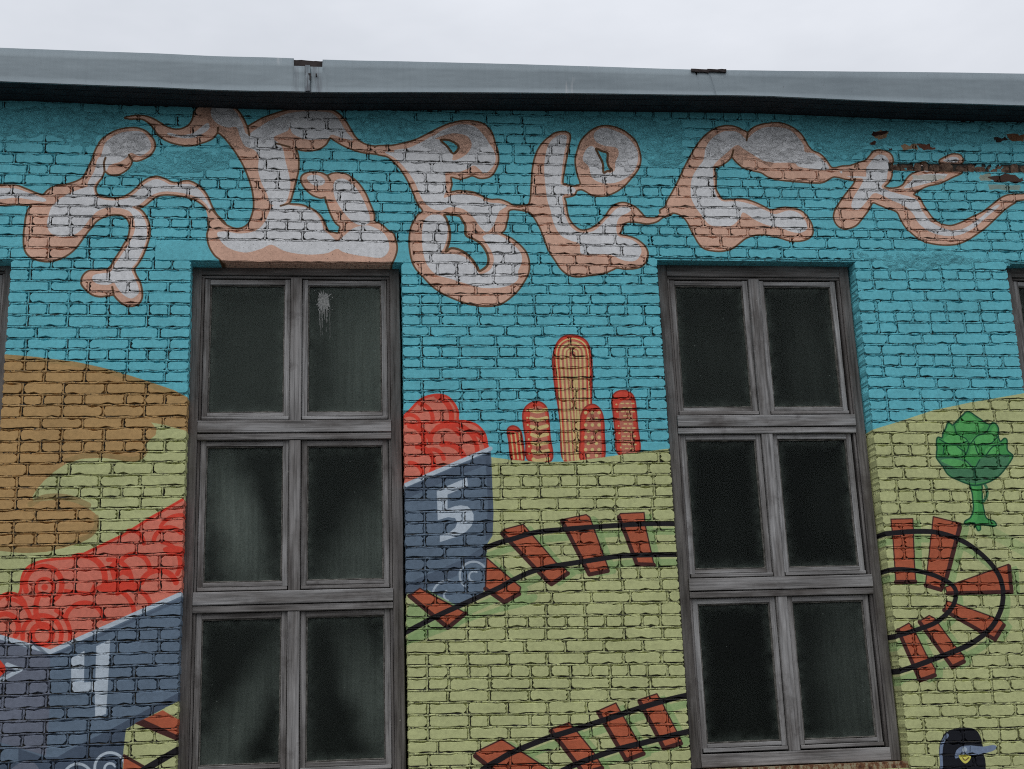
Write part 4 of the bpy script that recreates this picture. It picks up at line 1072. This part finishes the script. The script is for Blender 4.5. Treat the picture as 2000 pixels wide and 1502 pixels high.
for pi, pp in enumerate(patches):
    w = PA(spline(pp))
    x0, z0 = w.min(0) - .06; x1, z1 = w.max(0) + .06
    gx, gz = np.arange(x0, x1, .011), np.arange(z0, z1, .011)
    X, Z = np.meshgrid(gx, gz)
    a, b_ = w, np.roll(w, -1, 0)
    inside = np.zeros(X.shape, bool); dist = np.full(X.shape, 9.0)
    for (ax_, az_), (bx_, bz_) in zip(a, b_):
        cr = ((az_ > Z) != (bz_ > Z)) & (X < (bx_ - ax_) * (Z - az_) / (bz_ - az_ + 1e-12) + ax_)
        inside ^= cr
        dx, dz = bx_ - ax_, bz_ - az_
        tt = np.clip(((X - ax_) * dx + (Z - az_) * dz) / (dx * dx + dz * dz + 1e-12), 0, 1)
        dist = np.minimum(dist, np.hypot(X - ax_ - tt * dx, Z - az_ - tt * dz))
    sd_ = np.where(inside, dist, -dist) + vnoise(X, Z, 9, 40 + pi) * .09 + vnoise(X, Z, 24, 50 + pi) * .04
    Y = 0.016 - 0.0205 * np.clip(sd_ / 0.07 + .35, 0, 1) + vnoise(X, Z, 18, 60 + pi) * .0045 + vnoise(X, Z, 45, 70 + pi) * .004 + vnoise(X, Z, 7, 80 + pi) * .006
    hh, ww = X.shape
    ids = np.arange(hh * ww).reshape(hh, ww)
    keep = (Y[:-1, :-1] < .014) & (Y[1:, 1:] < .014)
    q = np.stack([ids[:-1, :-1], ids[:-1, 1:], ids[1:, 1:], ids[1:, :-1]], -1)[keep]
    if len(q) == 0:
        continue
    V = np.stack([X.ravel(), Y.ravel(), Z.ravel()], 1) - np.array(BL)
    used = np.unique(q); rm = np.full(len(V), -1); rm[used] = np.arange(len(used))
    o = link('plaster_patch', mesh_np('plaster_patch', V[used], rm[q]), wall, (M_PLAST,))
    for p_ in o.data.polygons:
        p_.use_smooth = True


# ------------------------------------------------------------------ boxes with soft edges and a grain
def soft_box(x0, x1, y0, y1, z0, z1, bev=0.004, wob=0.0006, seg=0.3):
    """a timber: long box cut in lengths, its edges planed and slightly uneven"""
    horiz = (x1 - x0) >= (z1 - z0)
    l0, l1 = (x0, x1) if horiz else (z0, z1)
    c0, c1 = (z0, z1) if horiz else (x0, x1)
    n = max(1, int((l1 - l0) / seg))
    ring = [(c0 + bev, y0), (c1 - bev, y0), (c1, y0 + bev), (c1, y1), (c0, y1), (c0, y0 + bev)]
    V, G = [], []
    go = (random.random() * 40, random.random() * 40, random.random() * 40)
    for i in range(n + 1):
        s = l0 + (l1 - l0) * i / n
        for (cc_, yy) in ring:
            jc, jy = (random.gauss(0, wob), random.gauss(0, wob)) if 0 < i < n or True else (0, 0)
            if yy == y1:
                jy = 0
            V.append((s, yy + jy, cc_ + jc) if horiz else (cc_ + jc, yy + jy, s))
            G.append((s + go[0], cc_ + go[1], yy + go[2]))
    Fc = []
    for i in range(n):
        for k in range(6):
            a, b_ = i * 6 + k, i * 6 + (k + 1) % 6
            f = (a, b_, b_ + 6, a + 6)
            Fc.append(f if not horiz else f[::-1])
    e0, e1 = tuple(range(6)), tuple(n * 6 + k for k in range(6))
    Fc += [e0[::-1], e1] if not horiz else [e0, e1[::-1]]
    return V, Fc, G


def timber(name, boxes, parent, mat=M_WOOD):
    V, Fc, G = [], [], []
    for bx in boxes:
        v, f, g = soft_box(*bx)
        o = len(V)
        V += [(a - BL.x, b_ - BL.y, c_ - BL.z) for a, b_, c_ in v]; Fc += [tuple(k + o for k in q) for q in f]; G += g
    me = bpy.data.meshes.new(name); me.from_pydata(V, [], Fc)
    at = me.attributes.new('grain', 'FLOAT_VECTOR', 'POINT'); at.data.foreach_set('vector', np.array(G, np.float32).ravel())
    me.update()
    bm = bmesh.new(); bm.from_mesh(me); bmesh.ops.recalc_face_normals(bm, faces=bm.faces); bm.to_mesh(me); bm.free()
    return link(name, me, parent, (mat,))


def deepz(z, d):
    return CAM_H + (z - CAM_H) * (1 + d / CAM_D)


# film on each pane: centre x, z in the pane (0..1), size x, z in metres, amount
FILM = {      # centre x, z (0..1 of the pane), half sizes in metres, strength, even film, tilt
    'A': [(.5, .3, .5, .9, .06, .17, 0), (.85, .42, .32, .75, .36, .13, 0), (.42, .42, .17, .46, .58, .075, .2), (.86, .20, .30, .44, .34, .07, -.4), (.42, .20, .17, .58, .34, .06, -.5), (.84, .42, .17, .45, .36, .065, .3)],
    'B': [(.5, .4, .3, .5, .05, .06, 0), (.6, .35, .2, .6, .08, .06, 0), (.5, .3, .2, .3, .02, .035, 0), (.75, .5, .2, .3, .03, .03, 0), (.5, .2, .2, .3, .02, .03, 0), (.80, .40, .26, .70, .20, .05, 0)],
    'C': [(.5, .4, .3, .5, .1, .05, 0)] * 6,
}


def window(ox, dz, label, film, W=1.44, label_extra=None):
    """ox: left edge of the timber frame"""
    w = empty('window', (0, 0, 0), bld)
    w.location = (0, 0, 0)
    w['label'] = label
    d = .135
    gx = [(ox + .134, ox + .634), (ox + .806, ox + 1.306)]
    rows = [(4.575, 3.681), (3.438, 2.550), (2.306, 1.412)]
    rows = [(deepz(a, d) + dz, deepz(b_, d) + dz) for a, b_ in rows]
    zt, zbm = deepz(4.76, d) + dz, deepz(1.256, d) + dz
    ztop_head = rows[0][0] + .048
    x1 = ox + W
    # outer frame
    timber('frame_post', [(ox, ox + .070, .110, .24, zbm, zt), (ox + .0705, ox + .088, .124, .24, zbm + .09, ztop_head)], w, M_WOOD2)
    timber('frame_post', [(x1 - .070, x1, .110, .24, zbm, zt), (x1 - .088, x1 - .0705, .124, .24, zbm + .09, ztop_head)], w, M_WOOD2)
    timber('frame_head', [(ox + .071, x1 - .071, .112, .24, ztop_head + .022, zt), (ox + .071, x1 - .071, .128, .24, ztop_head + .003, ztop_head + .0205)], w, M_WOOD2)
    zsb = rows[2][1] - .066
    timber('frame_bottom', [(ox + .071, x1 - .071, .106, .24, zbm, zsb - .006)], w)
    # transoms
    tr_z = []
    for (zb_, zt_) in ((rows[0][1], rows[1][0]), (rows[1][1], rows[2][0])):
        a, b_ = zb_ - .066, zt_ + .042          # top and bottom of the gap between sashes
        timber('transom', [(ox + .071, x1 - .071, .098, .24, a - .004 - (a - b_) * .60, a - .004)], w)
        timber('ledge', [(ox + .071, x1 - .071, .106, .24, b_ + .003, b_ + (a - b_) * .33)], w)
        tr_z.append((a, b_))
    mid0, mid1 = gx[0][1] + .046, gx[1][0] - .046
    spans = [(tr_z[0][0], ztop_head + .003), (tr_z[1][0], tr_z[0][1]), (zsb - .004, tr_z[1][1])]
    for za, zb_ in spans:
        timber('mullion', [(mid0 + .001, mid1 - .001, .113, .23, za, zb_)], w)
    k = 0
    for ri, (zt_, zb_) in enumerate(rows):
        for si, (xa, xb) in enumerate(gx):
            s = .044
            timber('sash', [(xa - s, xa - .006, .136, .20, zb_ - .036, zt_ + s), (xb + .006, xb + s, .136, .20, zb_ - .036, zt_ + s),
                            (xa - .0055, xb + .0055, .137, .20, zt_ + .006, zt_ + s - .002), (xa - .0055, xb + .0055, .137, .20, zb_ - .034, zb_ - .006)], w)
            timber('drip_rail', [(xa - s + .004, xb + s - .004, .116, .19, zb_ - .062, zb_ - .0375)], w)
            timber('putty_strip', [(xa - .0058, xa + .003, .146, .17, zb_ - .005, zt_ + .0055, .003, .0012, .05), (xb - .003, xb + .0058, .146, .17, zb_ - .005, zt_ + .0055, .003, .0012, .05),
                                   (xa + .0035, xb - .0035, .146, .17, zt_ - .002, zt_ + .0055, .003, .0012, .05), (xa + .0035, xb - .0035, .146, .17, zb_ - .0055, zb_ + .004, .003, .0016, .05)], w, M_PUTTY)
            V, Fq = boxq(-(xb - xa) / 2 - .005, (xb - xa) / 2 + .005, 0, .004, -(zt_ - zb_) / 2 - .005, (zt_ - zb_) / 2 + .005)
            pm = bpy.data.meshes.new('pane'); pm.from_pydata(V, [], Fq); pm.update()
            pane = link('pane', pm, w, (M_GLASS,), ((xa + xb) / 2 - BL.x, .162 - BL.y, (zt_ + zb_) / 2 - BL.z))
            fx, fz, fsx, fsz, am, fb, tl_ = FILM[film][k]
            pane['film_centre'] = [(fx - .5) * (xb - xa), 0.0, (fz - .5) * (zt_ - zb_)]
            pane['film_size'] = [fsx, 10.0, fsz]
            pane['pane_half'] = [(xb - xa) / 2 + .004, 1.0, (zt_ - zb_) / 2 + .004]
            pane['film_amount'] = float(am); pane['film_base'] = float(fb); pane['film_tilt'] = float(tl_)
            k += 1
    # rusty sheet under the frame
    V, Fq = [], []
    for bx in ((ox - .03, x1 + .03, .03, .20, zbm - .012, zbm - .006), (ox - .03, x1 + .03, .027, .03, zbm - .07, zbm - .006)):
        v, f = boxq(*bx); o = len(V); V += v; Fq += [tuple(q + o for q in ff) for ff in f]
    sm = bpy.data.meshes.new('sill'); sm.from_pydata([(a - BL.x, b_ - BL.y, c_ - BL.z) for a, b_, c_ in V], [], Fq); sm.update()
    sl_ = link('sill', sm, w, (M_RUST,))
    return w, gx, rows


wl, glx, glr = window(-1.078, 0.0, 'grey timber window of six dusty panes, a white splash on its upper right pane, pale letter overhead', 'A')
window(2.238, 0.018, 'grey timber window of six darker panes between the cacti and the round green tree', 'B', 1.452)
window(-2.258 - 1.435, 0.02, 'grey timber window cut off by the left edge, only its right post showing', 'C')
window(4.905, 0.03, 'grey timber window cut off by the right edge, only its left post showing', 'C')

# lintel soffits and the smooth concrete beam over the splashed window
for i, o_ in enumerate(OPEN):
    V, Fq = boxq(o_[0] - .10, o_[1] + .10, .026, .30, o_[3] + .002, o_[3] + .06)
    if i >= 2:
        V, Fq = boxq(o_[0] - .008, o_[1] + .008, .008, .30, o_[3] - .006, o_[3] + .003)
    m_ = bpy.data.meshes.new('lintel'); m_.from_pydata([(a - BL.x, b_ - BL.y, c_ - BL.z) for a, b_, c_ in V], [], Fq); m_.update()
    link('lintel', m_, wall, (M_PMORT,))
zl0, zl1 = OPEN[1][3] + .001, LINT[2] - .004
n = 120
xs = np.linspace(LINT[0], LINT[1], n)
rows_ = []
for kk, (zz, yy) in enumerate(((zl0, .12), (zl0, .006), (zl0 + .006, .001), ((zl0 + zl1) / 2, .0005), (zl1 - .006, .001), (zl1, .008), (zl1, .03))):
    rows_.append(np.stack([xs, yy + vnoise(xs, xs * 0 + kk, 15, 300 + kk) * .003, zz + vnoise(xs, xs * 0 + kk, 20, 320 + kk) * .007 * (0 < kk < 6)], 1))
V = np.stack(rows_, 1).reshape(-1, 3)
i = np.arange(n - 1)[:, None]; j = np.arange(6)[None, :]
a = i * 7 + j
q = np.stack([a, a + 7, a + 8, a + 1], -1).reshape(-1, 4)
lo_ = link('lintel', mesh_np('lintel', V - np.array(BL), q), wall, (M_BEAM,))
for p_ in lo_.data.polygons:
    p_.use_smooth = False
lo_['label'] = 'smooth painted concrete lintel under the big pale letter'

# bird splash on the upper right pane
rs = random.Random(3)
bv, bfc = [], []
xa, xb = glx[1]
zt_, zb_ = glr[0]
cx, cz = P(632, 588, .16)
pts = []
for k in range(44):
    a_ = 2 * math.pi * k / 44
    r0 = .031 * (1 + .95 * rs.random() ** 2 * (k % 2) + .2 * rs.random()) * (1.0 + .35 * abs(math.sin(a_)))
    pts.append((cx + r0 * math.cos(a_), cz + r0 * math.sin(a_) * 1.2))
bv += [(x - BL.x, .1605 - BL.y, z - BL.z) for x, z in pts] + [(cx - BL.x, .1575 - BL.y, cz - BL.z)]
bfc += [(44, k, (k + 1) % 44) for k in range(44)]
for k in range(7):
    x = cx - .03 + .012 * k + rs.gauss(0, .002); w_ = rs.uniform(.0012, .0026); ln_ = rs.uniform(.12, .34)
    z0_ = cz - .03
    prev = None
    for s_ in range(9):
        z_ = z0_ - ln_ * s_ / 8; wv_ = w_ * (1 - s_ / 9) + .0004; o_ = len(bv)
        xx = x + rs.gauss(0, .0007)
        bv += [(xx - wv_ - BL.x, .1606 - BL.y, z_ - BL.z), (xx + wv_ - BL.x, .1606 - BL.y, z_ - BL.z)]
        if prev is not None and rs.random() < .8:
            bfc.append((prev, prev + 1, o_ + 1, o_))
        prev = o_
for k in range(46):      # scattered specks
    a_, d_ = rs.uniform(0, 6.28), rs.gauss(.055, .03)
    sx_, sz_, sr_ = cx + d_ * math.cos(a_), cz + d_ * math.sin(a_) * 1.3 - .02 * rs.random(), rs.uniform(.0008, .0035)
    o_ = len(bv)
    bv += [(sx_ + sr_ * math.cos(q_) - BL.x, .1607 - BL.y, sz_ + sr_ * 1.5 * math.sin(q_) - BL.z) for q_ in (0, 1.2, 2.4, 3.7, 5.0)]
    bfc.append(tuple(range(o_, o_ + 5)))
m_ = bpy.data.meshes.new('bird_dropping'); m_.from_pydata(bv, [], bfc); m_.update()
link('bird_dropping', m_, wl, (M_DROP,))

# ------------------------------------------------------------------ eaves: soffit, sheet-metal fascia in three lengths, roof
OV = 0.29
eaves = empty('eaves', (0, 0, 0), bld)
top_px = [(-160, 88), (0, 93.5), (250, 103), (500, 112), (605, 116), (800, 121), (1000, 126), (1350, 136.5), (1390, 137.5), (1500, 138), (1750, 141), (2000, 144), (2200, 147)]
bot_px = [(-160, 157), (0, 160), (120, 165), (300, 172), (500, 179), (605, 181), (800, 181.5), (1000, 182.5), (1390, 187), (1500, 188.5), (1640, 195), (1770, 201), (2000, 207), (2200, 211)]
TX = np.array([P(*p, -OV) for p in top_px]); BX = np.array([P(*p, -OV) for p in bot_px])
breaks = [(XL, P(605, 150, -OV)[0], 0.0), (P(603, 150, -OV)[0], P(1388, 160, -OV)[0], -.004), (P(1385, 160, -OV)[0], XR, 0.0)]


def ext(x, A_):
    return np.interp(x, A_[:, 0], A_[:, 1])


notch = (P(574, 115, -OV)[0], P(630, 118, -OV)[0], .058)
notch2 = (P(1357, 138, -OV)[0], P(1412, 139, -OV)[0], .018)
for bi, (x0, x1, dy) in enumerate(breaks):
    n = int((x1 - x0) / .03) + 2
    xs = np.linspace(x0, x1, n)
    for nt_ in (notch, notch2):
        xs = np.concatenate([xs, [e for e in (nt_[0] - .001, nt_[0] + .001, nt_[1] - .001, nt_[1] + .001) if x0 < e < x1]])
    xs = np.unique(xs)
    zt_ = ext(xs, TX); zb_ = ext(xs, BX)
    for nt_ in (notch, notch2):
        zt_ = zt_ - nt_[2] * ((xs > nt_[0]) & (xs < nt_[1]))
    yf = -OV + dy + vnoise(xs, xs * 0 + bi, 2.2, 400) * .012
    skew = .035 if bi == 1 else 0
    prof = []
    fold = np.where(((xs > notch[0]) & (xs < notch[1])) | ((xs > notch2[0]) & (xs < notch2[1])), 0.004, 1.0)
    for (zz, yy) in ((zt_ + .012 * fold, yf + .14 * fold), (zt_, yf), (zt_ * .75 + zb_ * .25, yf + .002), (zt_ * .5 + zb_ * .5, yf - .002), (zt_ * .2 + zb_ * .8, yf), (zb_ + .004, yf - .004), (zb_, yf - .010), (zb_ + .004, yf + .012)):
        sk = skew * (zt_ - zz) / np.maximum(zt_ - zb_, .01) * (xs - x0) / (x1 - x0) * (1 if bi == 1 else 0)
        prof.append(np.stack([xs + sk, yy, zz], 1))
    V = np.stack(prof, 1).reshape(-1, 3); m = len(prof)
    i = np.arange(len(xs) - 1)[:, None]; j = np.arange(m - 1)[None, :]
    a = i * m + j
    q = np.stack([a, a + 1, a + m + 1, a + m], -1).reshape(-1, 4)
    o = link('fascia_panel', mesh_np('fascia_panel', V - np.array(BL), q), eaves, (M_ZINC,))
    md = o.modifiers.new('sheet', 'SOLIDIFY'); md.thickness = .002; md.offset = 0
# stained patches where the lengths meet: a cover strip over the first joint and loose flap at the second
def slab(name, x0, x1, y0, y1, z0, z1, mat, parent, rot=0, bev=.002):
    v, f, g = soft_box(x0, x1, y0, y1, z0, z1, bev, .0015, .03)
    cxx, czz = (x0 + x1) / 2, (z0 + z1) / 2
    cr, sr = math.cos(rot), math.sin(rot)
    v = [((a - cxx) * cr - (c_ - czz) * sr + cxx - BL.x, b_ - BL.y, (a - cxx) * sr + (c_ - czz) * cr + czz - BL.z) for a, b_, c_ in v]
    me = bpy.data.meshes.new(name); me.from_pydata(v, [], f); me.update()
    bm = bmesh.new(); bm.from_mesh(me); bmesh.ops.recalc_face_normals(bm, faces=bm.faces); bm.to_mesh(me); bm.free()
    return link(name, me, parent, (mat,))
zz0 = ext(notch[0], TX)
slab('roof_board', notch[0] - .05, notch[1] + .05, -OV + .012, -OV + .05, zz0 - .11, zz0 - .003, M_TAR, eaves, -.028)
zz1 = ext(notch2[0], TX)
slab('roof_board', notch2[0] - .03, notch2[0] + .10, -OV - .016, -OV + .03, zz1 - .022, zz1 + .001, M_TAR, eaves, -.03)
slab('roof_board', notch2[0] + .09, notch2[1] + .02, -OV - .018, -OV + .03, zz1 - .018, zz1 + .004, M_TAR, eaves, -.005)
xj = breaks[0][1]
slab('cover_strip', xj - .030, xj + .002, -OV - .020, -OV - .004, ext(xj, BX) + .004, ext(xj, TX) - .055, M_ZINC, eaves, .01)
for dx_, hh_ in ((.004, .05), (.046, .018), (-.004, .012)):
    slab('nail_mark', xj + dx_ - .004, xj + dx_ + .004, -OV - .0235, -OV - .006, ext(xj, TX) - .12 - hh_, ext(xj, TX) - .12, M_TAR, eaves)
# soffit boards
zs = P(1000, 183, -OV)[1] + .012
sv, sf = [], []
nbd = 4
for k in range(nbd):
    y0_, y1_ = -OV + .012 + k * (OV + .06) / nbd, -OV + .012 + (k + 1) * (OV + .06) / nbd - .006
    xs = np.linspace(XL, XR, 40)
    zt1 = ext(xs, BX) + .012
    base_i = len(sv)
    for x_, z_ in zip(xs, zt1):
        sv += [(x_ - BL.x, y0_ - BL.y, z_ - BL.z), (x_ - BL.x, y1_ - BL.y, z_ - BL.z), (x_ - BL.x, y1_ - BL.y, z_ + .02 - BL.z), (x_ - BL.x, y0_ - BL.y, z_ + .02 - BL.z)]
    o_ = []
    for i_ in range(39):
        for e in range(4):
            o_.append((base_i + i_ * 4 + e, base_i + i_ * 4 + (e + 1) % 4, base_i + i_ * 4 + 4 + (e + 1) % 4, base_i + i_ * 4 + 4 + e))
    me = bpy.data.meshes.new('soffit_board')
    vv = sv[base_i:]; me.from_pydata(vv, [], [tuple(q_ - base_i for q_ in f_) for f_ in o_]); me.update()
    bm = bmesh.new(); bm.from_mesh(me); bmesh.ops.recalc_face_normals(bm, faces=bm.faces); bm.to_mesh(me); bm.free()
    link('soffit_board', me, eaves, (M_SOFFIT,))
# roof, room behind the windows
ZROOF = float(TX[:, 1].min()) - .012
V = [(XL, -OV + .03, ZROOF), (XR, -OV + .03, ZROOF), (XR, 8.5, 6.75), (XL, 8.5, 6.75), (XL, -OV + .03, ZROOF - .05), (XR, -OV + .03, ZROOF - .05), (XR, 8.5, ZROOF - .05), (XL, 8.5, ZROOF - .05)]
Fq = [(0, 1, 2, 3), (7, 6, 5, 4), (0, 4, 5, 1), (1, 5, 6, 2), (2, 6, 7, 3), (3, 7, 4, 0)]
me = bpy.data.meshes.new('roof'); me.from_pydata([(a - BL.x, b_ - BL.y, c_ - BL.z) for a, b_, c_ in V], [], Fq); me.update()
link('roof', me, bld, (M_ROOF,))
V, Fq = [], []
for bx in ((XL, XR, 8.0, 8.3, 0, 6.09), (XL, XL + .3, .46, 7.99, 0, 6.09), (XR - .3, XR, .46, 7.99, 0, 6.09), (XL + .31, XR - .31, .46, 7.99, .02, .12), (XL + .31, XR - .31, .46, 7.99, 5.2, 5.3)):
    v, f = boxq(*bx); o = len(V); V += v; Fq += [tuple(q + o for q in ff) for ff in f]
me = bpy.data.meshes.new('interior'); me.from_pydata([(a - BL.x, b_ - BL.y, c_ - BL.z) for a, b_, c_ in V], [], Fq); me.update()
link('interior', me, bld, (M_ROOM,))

# ------------------------------------------------------------------ ground
me = bpy.data.meshes.new('ground')
me.from_pydata([(-400, -400, 0), (400, -400, 0), (400, 400, 0), (-400, 400, 0)], [], [(0, 1, 2, 3)]); me.update()
g = link('ground', me, None, (M_ASPH,)); g['kind'] = 'structure'; g['label'] = 'grey asphalt yard in front of the wall'
